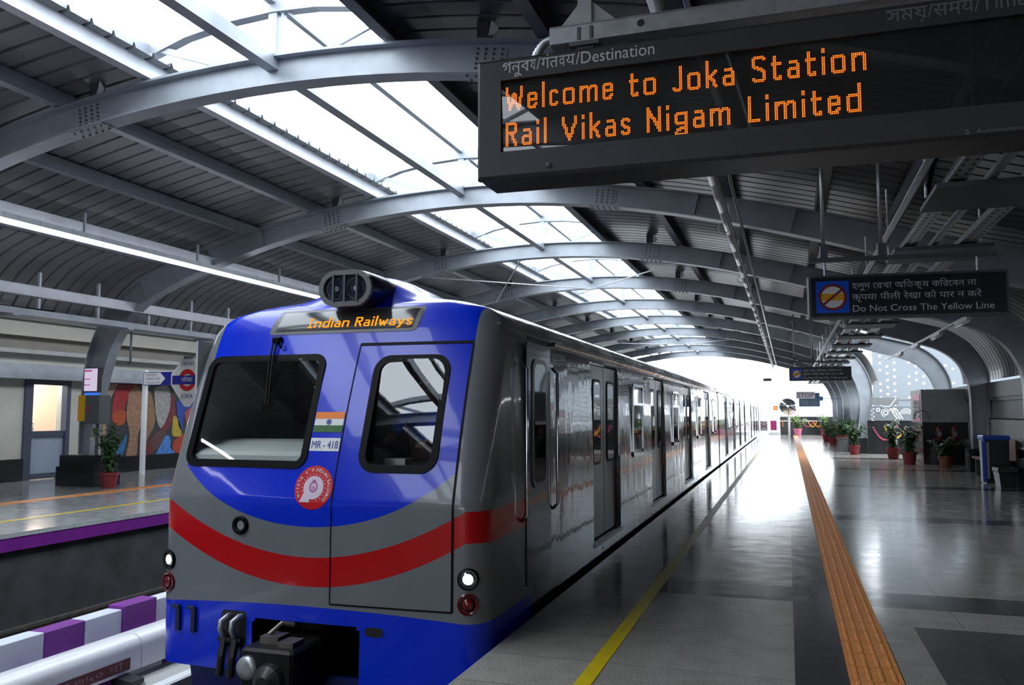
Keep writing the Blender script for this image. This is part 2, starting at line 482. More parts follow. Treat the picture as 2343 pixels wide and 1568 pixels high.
def text_mb(pieces, height, width=None, offset=0.0):
    """pieces: string or list of (string, x_scale[, dy]). Returns MB in the x,z plane (y=0), left-bottom at the origin. height = font size."""
    if isinstance(pieces, str): pieces = [(pieces, 1.0)]
    mb = MB(); x = 0.0
    for pc in pieces:
        vs, tr = text_tris(pc[0], offset)
        sx = pc[1]; dy = pc[2] if len(pc) > 2 else 0
        if not vs: x += 0.28 * sx; continue
        i = len(mb.v)
        mb.v += [((x + p.x * sx) * height, 0, (p.y + dy) * height) for p in vs]
        mb.f += [tuple(i + k for k in t) for t in tr]
        x += max(p.x for p in vs) * sx + 0.035
    used = sorted({k for f in mb.f for k in f}); re = {k: j for j, k in enumerate(used)}
    mb.v = [mb.v[k] for k in used]; mb.f = [tuple(re[k] for k in f) for f in mb.f]
    if width and mb.v:
        w = max(p[0] for p in mb.v); s = width / w
        mb.v = [(p[0] * s, p[1], p[2]) for p in mb.v]
    return mb
def centre_x(mb):
    a = min(p[0] for p in mb.v); b = max(p[0] for p in mb.v); return mb.map(lambda x, y, z: (x - (a + b) / 2, y, z))

def rrect(x0, x1, z0, z1, r, n=6):
    pts = []
    for cx_, cz_, a0 in ((x1 - r, z1 - r, 0), (x0 + r, z1 - r, 90), (x0 + r, z0 + r, 180), (x1 - r, z0 + r, 270)):
        for k in range(n + 1):
            t = math.radians(a0 + 90 * k / n); pts.append((cx_ + r * math.cos(t), cz_ + r * math.sin(t)))
    return pts

def interp(tab, x):
    if x <= tab[0][0]: return tab[0][1]
    for (a, b), (c, d) in zip(tab, tab[1:]):
        if x <= c: return b + (d - b) * (x - a) / (c - a)
    return tab[-1][1]

def catmull(pts, n=6):
    out = []
    P = [Vector(p) for p in pts]
    P = [P[0] * 2 - P[1]] + P + [P[-1] * 2 - P[-2]]
    for i in range(1, len(P) - 2):
        for k in range(n):
            t = k / n
            a, b, c, d = P[i - 1], P[i], P[i + 1], P[i + 2]
            out.append(0.5 * ((2 * b) + (c - a) * t + (2 * a - 5 * b + 4 * c - d) * t * t + (-a + 3 * b - 3 * c + d) * t ** 3))
    out.append(P[-2]); return out

# ------------------------------------------------------------------ large structure
RX = -5.9
Y0, YE = -62.0, 60.0
RIBS = [8.48 if k == 1 else 3.5 + 5.6 * k for k in range(-11, 11)]
def rib_y(k): return 8.48 if k == 1 else 3.5 + 5.6 * k
LEFT = [(-8.74, 0.66), (-8.68, 1.3), (-8.55, 2.05), (-8.26, 3.0), (-7.85, 3.62), (-7.3, 4.06), (-6, 4.58), (-4, 5.13), (-2, 5.46), (0, 5.57)]
R_WIDE = [(2, 5.46), (4, 5.13), (6, 4.62), (7.3, 4.22), (8.4, 3.86), (9.4, 3.56), (9.95, 3.36), (10.35, 3.05), (10.6, 2.62), (10.69, 2.2), (10.7, 1.4), (10.7, 0.62)]
R_NARROW = [(2, 5.46), (4, 5.13), (6, 4.60), (7.3, 4.16), (7.85, 3.85), (8.25, 3.45), (8.5, 3.0), (8.66, 2.5), (8.72, 2.1), (8.72, 1.3), (8.72, 0.62)]
def rib_curves(right):
    low = catmull(LEFT + right, 5)
    up = []
    for i, p in enumerate(low):
        a = low[max(i - 1, 0)]; b = low[min(i + 1, len(low) - 1)]
        d = (b - a).normalized(); n = Vector((-d.y, d.x))
        dep = interp([(0.5, 0.30), (1.6, 0.42), (2.6, 0.58), (3.4, 0.60), (4.4, 0.48), (5.0, 0.42), (5.6, 0.38)], p.y)
        up.append(p + n * dep)
    return low, up
CURVE_W = rib_curves(R_WIDE); CURVE_N = rib_curves(R_NARROW)

def sheet_path(curve, x_from, x_to, off=0.27, zmin=0):
    low, up = curve
    pts = [(u.x, u.y + off * 0.8) if abs(u.x) < 7.5 else (u.x + math.copysign(off * 0.7, u.x), u.y + off * 0.6) for u in up if u.y > zmin]
    pts = [p for p in pts if x_from <= p[0] <= x_to]
    return pts
def roof_sheet(name, path, ya, yb, label, m='sheet', pitch=0.33):
    mb = MB(); ys = []
    y = ya
    while y < yb - 1e-6:
        ys += [(y, 0.0), (y + pitch * 0.82, 0.0), (y + pitch * 0.88, 0.06), (y + pitch * 0.94, 0.06)]
        y += pitch
    rings = []
    nrm = []
    for i, p in enumerate(path):
        a = Vector(path[max(i - 1, 0)]); b = Vector(path[min(i + 1, len(path) - 1)]); d = (b - a).normalized()
        n = Vector((-d.y, d.x)); n = n if n.y > 0 or abs(n.x) > .9 else -n
        nrm.append(n)
    for (yy, h) in ys:
        rings.append([(RX + p[0] + n.x * h, yy, p[1] + n.y * h) for p, n in zip(path, nrm)])
    mb.loft(rings, False)
    return struct(mb.build(name, m), label)
pl = sheet_path(CURVE_W, -9.6, -1.5, zmin=3.4)
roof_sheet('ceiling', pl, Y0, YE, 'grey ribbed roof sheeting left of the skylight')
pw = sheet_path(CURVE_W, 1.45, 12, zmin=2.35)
roof_sheet('ceiling', pw, Y0, 30.6, 'shade-darkened ribbed roof sheeting right of the skylight over the near platform', 'sheet_shaded')
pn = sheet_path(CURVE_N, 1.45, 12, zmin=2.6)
roof_sheet('ceiling', [p for p in pn if p[0] < 8.3], 30.6, 36.8, 'ribbed roof sheeting over the side opening', 'sheet_shaded')
roof_sheet('ceiling', pn, 36.8, YE, 'ribbed roof sheeting right of the skylight over the distant platform', 'sheet_shaded')
# added, unseen soffit that keeps daylight off the far-left wall
struct(MB().box(-18.5, -14.9, Y0, YE, 4.75, 4.85).build('ceiling', 'wall_dark'), 'added flat soffit blocking daylight above the far-left wall')

# slabs
struct(MB().box(-1.95, 5.55, Y0, 64.2, -0.18, 0.0).build('floor', 'floor_right'), 'polished granite floor of the near platform')
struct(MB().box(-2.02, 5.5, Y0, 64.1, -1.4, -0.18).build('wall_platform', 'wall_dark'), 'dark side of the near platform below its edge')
struct(MB().box(-17.3, -9.86, Y0, 64, -0.06, 0.0).build('floor', 'floor_left'), 'grey floor of the far platform')
struct(MB().box(-17.3, -9.87, Y0, 64, -0.24, -0.06).build('trim_1', 'purple'), 'purple painted edge band along the far platform')
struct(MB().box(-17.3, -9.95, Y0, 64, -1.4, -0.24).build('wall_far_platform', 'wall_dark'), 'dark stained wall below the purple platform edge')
struct(MB().box(-10.0, -1.9, Y0, 120, -1.6, -1.3).build('floor', 'track'), 'dark concrete track bed')
struct(MB().box(-200, 200, -200, 320, -8.2, -8.0).build('ground', 'ground'), 'pale ground far below the viaduct')
# yellow and orange lines of the far platform
struct(MB().box(-11.06, -10.97, Y0, 64, 0.0, 0.004).build('trim_2', 'yellow'), 'thin yellow line on the far platform')
struct(MB().box(-13.30, -13.0, Y0, 64, 0.0, 0.006).build('trim_3', 'tactile'), 'orange tactile strip on the far platform')

# left wall with its ledges
wl = MB()
wl.box(-17.6, -17.2, Y0, 15.1, 0.5, 2.40); wl.box(-17.6, -17.2, 16.42, 64, 0.42, 2.40)
struct(wl.build('wall_left', 'wall_beige'), 'beige plastered wall behind the far platform')
wd = MB(); wd.box(-17.6, -17.12, Y0, 15.1, 0, 0.52); wd.box(-17.6, -17.12, 16.42, 64, 0, 0.42)
struct(wd.build('baseboard_left', 'granite_black'), 'black granite dado along the far wall')
struct(MB().box(-17.6, -16.95, Y0, 64, 2.40, 2.58).box(-17.6, -16.98, Y0, 64, 2.58, 2.76).build('trim_4', 'steel'), 'grey fascia beam along the far wall')
struct(MB().box(-17.6, -17.25, Y0, 64, 2.76, 3.0).build('wall_left', 'wall_beige'), 'narrow beige strip above the fascia beam')
struct(MB().box(-17.6, -17.02, Y0, 64, 3.0, 3.1).build('trim_5', 'panel_white'), 'pale ledge along the far wall')
struct(MB().box(-17.6, -17.3, Y0, 64, 3.1, 3.42).build('wall_left', 'wall_brown'), 'taupe recessed band high on the far wall')
struct(MB().box(-17.6, -17.1, Y0, 64, 3.42, 3.75).build('trim_6', 'wall_beige'), 'beige projecting band high on the far wall')
struct(MB().box(-17.6, -17.2, Y0, 64, 3.75, 4.8).build('wall_left', 'wall_beige'), 'beige upper wall under the roof edge')
# room seen through the open upper light of the door
struct(MB().box(-18.9, -18.8, 14.2, 17.6, 0, 2.6).build('wall_room', 'room_wall'), 'peach wall of the room behind the door')
struct(MB().box(-18.8, -17.6, 14.2, 17.6, -0.05, 0.0).build('floor', 'floor_left'), 'floor of the room behind the door')

# right wall
wr = MB(); wr.box(5.25, 5.6, Y0, 28.8, 0.78, 1.42)
struct(wr.build('wall_right', 'panel_white'), 'pale parapet panel of the near side wall')
struct(MB().box(5.22, 5.6, Y0, 28.8, 0, 0.74).build('baseboard_right', 'granite_black'), 'black granite dado of the near side wall')
struct(MB().box(5.16, 5.6, Y0, 28.8, 0.74, 0.79).build('trim_7', 'galv'), 'steel ledge on the near side wall')
struct(MB().box(5.3, 5.6, Y0, 28.8, 1.46, 1.92).build('wall_right', 'panel_grey'), 'grey panel strip of the near side wall')
struct(MB().box(5.34, 5.6, Y0, 28.8, 1.42, 1.46).build('trim_8', 'wall_dark'), 'dark joint in the near side wall')
struct(MB().box(5.24, 5.6, Y0, 28.8, 1.92, 2.02).build('trim_9', 'steel_dark'), 'dark rail in the near side wall')
struct(MB().box(5.2, 5.6, Y0, 31.4, 2.02, 2.42).build('wall_right', 'panel_grey'), 'grey gutter panel under the curved cladding')
# cross wall beside the side opening
struct(MB().box(2.95, 6.4, 35.5, 35.9, 0, 1.30).build('wall_opening', 'granite_black'), 'black granite cross wall beside the side opening')
struct(MB().box(5.9, 6.4, 28.8, 35.5, 0, 1.30).build('wall_opening', 'granite_black'), 'black granite wall of the side opening')
# side walls of the distant platform between its columns
struct(MB().box(3.05, 3.3, 37.4, 64, 0, 0.62).build('wall_far_right', 'granite_black'), 'low black wall along the distant platform')
struct(MB().box(3.05, 3.25, 37.4, 64, 0.62, 0.82).build('trim_10', 'amber'), 'orange floral strip along the distant low wall')
struct(MB().box(3.0, 3.3, 37.4, 64, 0.82, 0.86).build('trim_11', 'white'), 'white sill along the distant platform wall')
for i, k in enumerate((37.4, 43.1, 48.7, 54.3)):
    struct(MB().box(3.2, 3.28, k, k + 4.9, 0.86, 2.0).build('wall_far_right', 'panel_grey'), 'grey side panel between distant columns')
# end wall
struct(MB().box(-0.58, 3.6, 64.0, 64.35, 0, 1.33).build('wall_end', 'granite_black'), 'black granite wall closing the platform end')

# roof ribs
def rib(k, yc, wide, label, group='arched roof ribs'):
    low, up = CURVE_W if wide else CURVE_N
    t = thing('roof_rib', label, 'roof rib', (RX, yc, 0), group)
    n = len(low)
    web = MB(); hw = 0.014
    def P(p, y): return (RX + p.x, y, p.y)
    rings = []
    fw = 0.13; ft = 0.03
    dirs = []
    for i in range(n):
        d = (up[i] - low[i]).normalized(); dirs.append(d)
    for i in range(n):
        d = dirs[i]; l, u = low[i], up[i]
        l2 = l + d * ft; u2 = u - d * ft
        rings.append([P(l, yc - fw), P(l, yc + fw), P(l2, yc + fw), P(l2, yc + hw), P(u2, yc + hw), P(u2, yc + fw), P(u, yc + fw), P(u, yc - fw), P(u2, yc - fw), P(u2, yc - hw), P(l2, yc - hw), P(l2, yc - fw)])
    web.loft(rings, True, True)
    web.build('arch', 'steel', t)
    # splice plates with bolt heads, near both quarter points
    for sx in (-2.75, 2.75):
        i = min(range(n), key=lambda q: abs(low[q].x - sx))
        l, u = low[i], up[i]; dd = dirs[i]; tx = Vector((dd.y, -dd.x))
        sp = MB()
        a, b = l + dd * 0.06, u - dd * 0.06
        for y in (yc - hw - 0.012, yc + hw):
            q = [a - tx * .2, a + tx * .2, b + tx * .2, b - tx * .2]
            sp.loft([[P(p, y) for p in q], [P(p, y + 0.012) for p in q]], True, True)
        q = [l - tx * .28 - dd * .012, l + tx * .28 - dd * .012, l + tx * .28, l - tx * .28]
        sp.loft([[P(p, yc - fw * .9) for p in q], [P(p, yc + fw * .9) for p in q]], True, True)
        o = sp.build('splice_plate', 'steel', t)
        bo = MB()
        L = (b - a).length
        for r in range(5):
            for c in range(4):
                p = a + dd * (L * (r + .5) / 5) + tx * (-.15 + .1 * c)
                bo.lathe([(0.015, 0), (0.015, -0.02)], (RX + p.x, yc - hw - 0.012, p.y), 6, 'y')
        for c in range(5):
            for s in (-1, 1):
                p = l + tx * (-.22 + .11 * c) - dd * .012
                bo.lathe([(0.015, -0.02), (0.015, 0)], (RX + p.x, yc + s * .07, p.y), 6, 'z')
        bo.build('bolt', 'bolt', o)
        # small cleat with a pale cap just above the rib
        c = u + dd * .02 + tx * (0.12 if sx < 0 else -.1)
        cl = MB().box(RX + c.x - .07, RX + c.x + .07, yc - .06, yc + .06, c.y, c.y + .20)
        o2 = cl.build('cleat', 'steel_dark', t)
        MB().poly([(RX + c.x + .075, yc - .09, c.y + .0), (RX + c.x + .17, yc - .09, c.y + .03), (RX + c.x + .19, yc - .05, c.y + .1), (RX + c.x + .10, yc - .05, c.y + .22)]).prism([(RX + c.x + .08, c.y + .01), (RX + c.x + .17, c.y + .02), (RX + c.x + .19, c.y + .09), (RX + c.x + .11, c.y + .20)], yc - .08, yc - .065).build('cap', 'white', o2)
    # stiffeners where the purlins meet
    for sx in (-7.2, -5.6, -4.4, 4.4, 5.9):
        i = min(range(n), key=lambda q: abs(low[q].x - sx)); l, u = low[i], up[i]; dd = dirs[i]; tx = Vector((dd.y, -dd.x))
        q = [l + tx * .01, l - tx * .01, u - tx * .01, u + tx * .01]
        st = MB(); st.loft([[P(p, yc - fw * .95) for p in q], [P(p, yc + fw * .95) for p in q]], True, True)
        st.build('stiffener', 'steel', t)
    return t
ORD = {1: 'nearest', 2: 'second', 3: 'third', 4: 'fourth', 5: 'fifth', 6: 'sixth', 7: 'seventh', 8: 'eighth', 9: 'ninth', 10: 'last and farthest'}
for k in range(-11, 11):
    yc = rib_y(k)
    lab = 'arched grey steel roof rib behind the viewpoint' if k < 1 else (
        'arched grey steel roof rib, nearest one, crossing top left corner' if k == 1 else 'arched grey steel roof rib, %s one along the hall' % ORD[k])
    rb_ = rib(k, yc, k <= 5, lab)
    if k < 1: rb_['kind'] = 'structure'

# purlins, one continuous line each
PUR = [(-1.85, 'steel_light', 'pale purlin along the left edge of the skylight'), (-3.3, 'steel', 'grey purlin next to the pale skylight-edge purlin on the left'),
       (-4.85, 'steel', 'grey purlin in the middle of the left roof slope'), (-5.75, 'steel_light', 'pale purlin the left strip light hangs from'),
       (-6.75, 'steel', 'thin grey purlin between the two pale purlins'), (-7.72, 'steel_light', 'lowest pale purlin carrying the cable tray hangers'),
       (1.62, 'purlin_shaded', 'shade-darkened purlin along the right edge of the skylight'), (3.5, 'purlin_shaded', 'shade-darkened purlin right of the skylight'),
       (5.0, 'purlin_shaded', 'shade-darkened purlin above the unlit strip light'), (6.5, 'purlin_shaded', 'shade-darkened purlin above the platform signs'), (7.6, 'purlin_shaded', 'shade-darkened purlin above the cable trays')]
def rib_low(dx, curve=CURVE_W):
    low, up = curve
    i = min(range(len(low) - 1), key=lambda q: 0 if low[q].x <= dx <= low[q + 1].x else 9)
    a, b = low[i], low[i + 1]; t = (dx - a.x) / (b.x - a.x + 1e-9)
    ua, ub = up[i], up[i + 1]
    return a.y + (b.y - a.y) * t, ua.y + (ub.y - ua.y) * t
for dx, m, lab in PUR:
    lo, hi = rib_low(dx)
    z1 = hi + 0.23; z0 = z1 - 0.20
    if dx in (-5.75, -7.72): z0, z1 = lo + 0.05, lo + 0.25
    X = RX + dx
    mb = MB()
    # channel section
    w = 0.075
    mb.box(X - w, X + w, Y0, YE, z0, z0 + 0.015); mb.box(X - w, X + w, Y0, YE, z1 - 0.015, z1)
    mb.box(X - 0.012 - (w - 0.012 if dx > 0 else -(w - .024)), X + 0.012 - (w - 0.012 if dx > 0 else -(w - .024)), Y0, YE, z0 + .015, z1 - .015)
    o = mb.build('purlin', m); tag(o, lab, 'purlin', None, 'structure')

# skylight: raised ridge over the crown
sk = thing('skylight', 'long white glazed skylight along the roof crown', 'skylight', (RX, 20, 6), None, 'structure')
pan = MB()
prof = [(-1.95, 6.40), (-1.3, 6.60), (-0.6, 6.71), (0, 6.74), (0.6, 6.71), (1.3, 6.60), (1.95, 6.40)]
pan.loft([[(RX + a, y, b) for a, b in prof] for y in (Y0, YE)], False)
pan.build('glazing', 'poly', sk)
for k in range(-11, 11):
    yc = rib_y(k)
    arc = MB()
    rg = []
    for a, b in prof:
        rg.append([(RX + a, yc - .07, b - .22), (RX + a, yc + .07, b - .22), (RX + a, yc + .07, b - .03), (RX + a, yc - .07, b - .03)])
    arc.loft(rg, True, True); arc.build('upper_arc', 'steel', sk)
    ps = MB(); ps.box(RX - .06, RX + .06, yc - .05, yc + .05, 5.9, 6.6); ps.box(RX + .11, RX + .15, yc - .03, yc + .03, 5.92, 6.58)
    ps.build('post', 'steel', sk)
    br = MB()
    br.bar((RX - 1.8, yc - .02, 6.33), (RX - .75, yc - .02, 5.96), .05, .08); br.bar((RX + 1.8, yc - .02, 6.33), (RX + .8, yc - .02, 5.96), .04, .06)
    br.bar((RX + .15, yc, 6.55), (RX + .8, yc, 5.98), .03, .03)
    br.build('brace', 'steel', sk)
for dx, z, w, h, nm in ((0, 5.88, .08, .18, 'ridge_beam'), (0.0, 6.66, .05, .06, 'upper_purlin'), (-1.9, 6.30, .05, .14, 'eave_beam'), (1.9, 6.30, .05, .14, 'eave_beam')):
    MB().box(RX + dx - w, RX + dx + w, Y0, YE, z - h / 2, z + h / 2).build(nm, 'steel', sk)

# thin cross bracing rods below two bays
for (ya, yb, lab) in ((20.3, 25.9, 'thin crossed tie rods under the nearer braced roof bay'), (42.7, 48.3, 'thin crossed tie rods under the distant braced roof bay')):
    t = thing('cross_brace', lab, 'tie rods', (RX, (ya + yb) / 2, 5.3), 'roof tie rods')
    za = rib_low(-3.2)[0] - .03; zb = rib_low(3.2)[0] - .03; zc = rib_low(0)[0] - .04
    MB().tube([(RX - 3.4, ya, za), (RX + .2, yb - .1, zc)], .018, 6).build('rod', 'steel_light', t)
    MB().tube([(RX - .6, ya, zc), (RX - 3.2, yb - .1, za)], .018, 6).build('rod', 'steel_light', t)
    MB().tube([(RX + 3.4, ya, zb), (RX + .0, yb - .1, zc)], .018, 6).build('rod', 'steel_light', t)

# ------------------------------------------------------------------ the train
F_TAB = [(2.3, 5.86), (2.4, 5.915), (2.47, 5.99), (2.52, 6.10), (2.57, 6.32), (2.6, 6.58), (2.62, 6.9)]
W_TAB = [(-0.5, 1.355), (0.1, 1.37), (1.0, 1.37), (2.05, 1.345), (2.25, 1.315), (2.37, 1.25), (2.43, 1.16), (2.5, 0.93), (2.55, 0.68), (2.6, 0.36), (2.62, 0.06)]
def Fz(z):
    if z < 0.95: return 5.40
    if z < 2.3: return 5.40 + 0.26 * (z - .95) + .06 * (z - .95) ** 2
    return interp(F_TAB, z)
def Wz(z): return interp(W_TAB, z)
YB = 7.35
def face_y(x, z):
    W = Wz(z); r = min(0.17, W * .5); a = abs(x)
    y = Fz(z) + 0.05 * (x / W) ** 2
    if a > W - r:
        t = min(1, (a - (W - r)) / r); y += r * 1.15 * (1 - math.sqrt(max(0, 1 - t * t)))
    return y
def on_face(off=0.004):
    """maps (x, depth, z) face coordinates onto the nose, off in front of it"""
    return lambda x, y, z: (CX + x, face_y(x, z) - off + y, z)

WIN1 = (-1.17, -0.07, 1.195, 2.055, 0.09)
WIN2 = (0.385, 0.985, 1.18, 2.03, 0.12)
def in_rr(x, z, w, m):
    x0, x1, z0, z1, r = w; x0 += m; x1 -= m; z0 += m; z1 -= m
    if not (x0 < x < x1 and z0 < z < z1): return False
    dx = max(x0 + r - x, x - x1 + r, 0); dz = max(z0 + r - z, z - z1 + r, 0)
    return dx * dx + dz * dz < r * r

def cross_section(inset=0.0):
    """half profile up the right side: list of (x, z)"""
    zs = [-0.36, 0.0, 0.2, 0.2, 1.0, 2.05, 2.16, 2.16, 2.25, 2.31, 2.37, 2.40, 2.43, 2.47, 2.5, 2.525, 2.55, 2.575, 2.6, 2.612, 2.62]
    out = []
    for i, z in enumerate(zs):
        x = Wz(z) if z > 0 else 1.37
        if 3 <= i <= 6: x = min(x, 1.365) - inset
        out.append((x, z))
    return out

def car_body(parent, ya, yb, doors, name='body'):
    st = [(ya, 0.0)]
    for d in doors:
        st += [(d - .76, 0.0), (d - .755, .085), (d + .755, .085), (d + .76, 0.0)]
    st.append((yb, 0.0))
    mb = MB(); rings = []
    for y, ins in st:
        h = cross_section(ins)
        rings.append([(CX + x, y, z) for x, z in h] + [(CX - x, y, z) for x, z in reversed(h)])
    mb.loft(rings, True, False)
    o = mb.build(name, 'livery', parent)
    return smooth_by_angle(o, 28)

def car_details(t, ya, yb, doors, wins):
    for d in doors:
        for s in (-1, 1):
            y0, y1 = (d - .745, d - .005) if s < 0 else (d + .005, d + .745)
            X = CX + 1.37 - .055
            lf = MB(); lf.cbox(X - .03, X, y0, y1, 0.21, 2.14, .008)
            o = lf.build('door_leaf', 'door_steel', t)
            yc = (y0 + y1) / 2
            fr = rrect(yc - .2, yc + .2, 1.02, 1.98, .08)
            pn = MB(); pn.loft([[(X + .001, a, b) for a, b in fr], [(X + .008, a, b) for a, b in fr]], True, True)
            pn.build('door_window', 'rubber', o)
            fr = rrect(yc - .17, yc + .17, 1.05, 1.95, .06)
            MB().poly([(X + .0095, a, b) for a, b in fr]).build('pane', M_WIN, o)
        MB().box(CX + 1.345, CX + 1.385, d - .76, d + .76, .15, .19).build('door_sill', 'galv', t)
    for w in wins:
        X = CX + 1.366
        fr = rrect(w - .42, w + .42, 1.0, 2.0, .07)
        inn = rrect(w - .38, w + .38, 1.04, 1.96, .05)
        f = MB(); f.loft([[(X, a, b) for a, b in fr], [(X + .018, a, b) for a, b in fr], [(X + .018, a, b) for a, b in inn], [(X + .006, a, b) for a, b in inn]], True, False)
        o = f.build('window_frame', 'chrome', t)
        MB().poly([(X + .007, a, b) for a, b in inn]).build('pane', M_WIN, o)
        MB().box(X + .006, X + .016, w - .38, w + .38, 1.70, 1.735).box(X + .006, X + .014, w - .38, w + .38, 1.36, 1.385).build('glazing_bar', 'chrome', o)
    g = MB(); g.tube([(CX + 1.335, ya + .05, 2.235), (CX + 1.335, yb - .05, 2.235)], .022, 6)
    g.build('roof_gutter', 'livery', t)
    u = MB(); u.box(CX - 1.2, CX + 1.2, ya + .6, yb - .3, -.75, -.30)
    for yy in (ya + 2.6, yb - 2.6):
        u.box(CX - 1.1, CX + 1.1, yy - 1.5, yy + 1.5, -.95, -.7)
        for dy in (-1.1, 1.1):
            for sx in (-.84, .84): u.lathe([(.42, -.06), (.42, .06)], (CX + sx, yy + dy, -.655), 20, 'x')
    u.build('underframe', 'black', t)

M_WIN = mat('smoked_window', (0.008, 0.009, 0.012), 0.03, 0, spec=0.7)

train = thing('metro_train_car', 'leading metro car with bright blue nose, red band and lit lamps beside platform', 'train', (CX, 5.4, -1.08))
DOORS1 = [9.65, 13.75, 18.0, 22.5]
# nose
def build_nose():
    zs = [-0.32 + .025 * i for i in range(int((2.3 + .32) / .025) + 1)]
    zs += [2.33, 2.36, 2.39, 2.41, 2.43, 2.45, 2.47, 2.49, 2.505, 2.52, 2.535, 2.55, 2.565, 2.58, 2.59, 2.60, 2.61, 2.62]
    NF = 96; NC = 8
    rows = []
    for z in zs:
        W = Wz(z); r = min(.17, W * .5); row = []
        yc = face_y(W, z)
        for k in range(4): row.append((-W, YB + (yc - YB) * k / 4))
        for k in range(NC):
            a = PI / 2 * (1 - k / NC); row.append((-(W - r) - r * math.sin(a), None))
        for k in range(NF + 1): row.append((-(W - r) + 2 * (W - r) * k / NF, None))
        for k in range(1, NC + 1):
            a = PI / 2 * (k / NC); row.append(((W - r) + r * math.sin(a), None))
        for k in range(1, 5): row.append((W, yc + (YB - yc) * k / 4))
        rows.append([(CX + x, face_y(x, z) if y is None else y, z) for x, y in row])
    mb = MB(); n = len(rows[0])
    for r_ in rows: mb.v += r_
    for j in range(len(rows) - 1):
        for i in range(n - 1):
            if 4 <= i < n - 5:
                x = sum(rows[a][b][0] for a in (j, j + 1) for b in (i, i + 1)) / 4 - CX
                z = (rows[j][i][2] + rows[j + 1][i][2]) / 2
                if in_rr(x, z, WIN1, .02) or in_rr(x, z, WIN2, .02): continue
                if -.46 < x < .44 and z < .09 - max(0, abs(x) - .40) * 1.2: continue
            mb.f.append((j * n + i, j * n + i + 1, (j + 1) * n + i + 1, (j + 1) * n + i))
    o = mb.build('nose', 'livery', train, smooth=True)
    return o
nose = build_nose()
body = car_body(train, YB, 26.0, DOORS1)
car_details(train, YB, 26.0, DOORS1, [11.7, 15.85, 20.25, 24.6])

def ring_on_face(w, out, inn, d0, d1):
    x0, x1, z0, z1, r = w
    A = rrect(x0 - out, x1 + out, z0 - out, z1 + out, r + out, 8); B = rrect(x0 + inn, x1 - inn, z0 + inn, z1 - inn, max(.02, r - inn), 8)
    mb = MB()
    mb.loft([[(a, 0.01, b) for a, b in A], [(a, -d1, b) for a, b in A], [(a, -d1, b) for a, b in B], [(a, 0.03, b) for a, b in B]], True, False)
    return mb
def refine(poly, step=.05):
    out = []
    for i in range(len(poly)):
        a, b = Vector(poly[i]), Vector(poly[(i + 1) % len(poly)]); n = max(1, int((b - a).length / step))
        for k in range(n): out.append(tuple(a + (b - a) * k / n))
    return out
def face_patch(poly, off=.003, step=.06, depth=0.0):
    """flat painted patch following the nose: polygon in (x, z)"""
    P = [Vector(p) for p in refine(poly, step)]; n = len(P)
    xs = [p.x for p in P]; zs_ = [p.y for p in P]
    pts = list(P); 
    import itertools
    nx = int((max(xs) - min(xs)) / step); nz = int((max(zs_) - min(zs_)) / step)
    for i in range(1, nx + 1):
        for j in range(1, nz + 1):
            pts.append(Vector((min(xs) + i * step, min(zs_) + j * step)))
    ov, _, of, *_ = delaunay_2d_cdt(pts, [(i, (i + 1) % n) for i in range(n)], [list(range(n))], 1, 1e-6)
    mb = MB(); mb.v = [(p.x, depth, p.y) for p in ov]; mb.f = [tuple(f) for f in of]
    return mb.map(on_face(off))

for w in (WIN1, WIN2):
    g = ring_on_face(w, .012, .042, 0, .012).map(on_face(0.0))
    o = g.build('windscreen_seal', 'rubber', train)
    smooth_by_angle(o, 40)
    x0, x1, z0, z1, r = w
    gl = face_patch(rrect(x0 + .02, x1 - .02, z0 + .02, z1 - .02, r), -.014, .08).map(lambda x, y, z: (x, y - (z - 1.6) * (.055 if w is WIN1 else .075) - (0 if w is WIN1 else (x - CX - .68) * .05), z))
    gl.build('windscreen', 'glass', train, smooth=True)

# emergency door outline, skirt line
seam = MB()
def seam_line(pts, w=.007):
    for (xa, za), (xb, zb) in zip(pts, pts[1:]):
        n = max(1, int(math.hypot(xb - xa, zb - za) / .08))
        dx, dz = xb - xa, zb - za; L = math.hypot(dx, dz); nx, nz = -dz / L * w, dx / L * w
        for k in range(n):
            p = (xa + dx * k / n, za + dz * k / n); q = (xa + dx * (k + 1) / n, za + dz * (k + 1) / n)
            seam.quad((p[0] - nx, 0, p[1] - nz), (q[0] - nx, 0, q[1] - nz), (q[0] + nx, 0, q[1] + nz), (p[0] + nx, 0, p[1] + nz))
seam_line([(0.215, 2.135), (0.205, 1.15), (0.205, .225)], .004)
seam_line([(1.15, 2.13), (1.143, .225)], .008)
seam_line([(0.205, .225), (1.143, .225)], .006)
seam_line([(0.215, 2.135), (1.15, 2.135)], .011)
seam.map(on_face(.0045)).build('emergency_door_joint', 'rubber', train)

# destination display above the windows
dsp = [(-.62, 2.40), (.64, 2.40), (.60, 2.235), (-.66, 2.235)]
dpoly = [(-.60, 2.445), (.68, 2.445), (.70, 2.42), (.665, 2.255), (.63, 2.235), (-.64, 2.235), (-.67, 2.26), (-.625, 2.43)]
o = face_patch(dpoly, .004, .05).build('destination_frame', mat('grey_display_frame', (.10, .10, .105), .3), train, smooth=True)
ip = [(-.57, 2.425), (.65, 2.425), (.62, 2.265), (-.61, 2.265)]
o2 = face_patch(ip, .008, .05).build('destination_glass', mat('dark_display_glass', (.05, .05, .052), .08, 0, spec=.8), train, smooth=True)

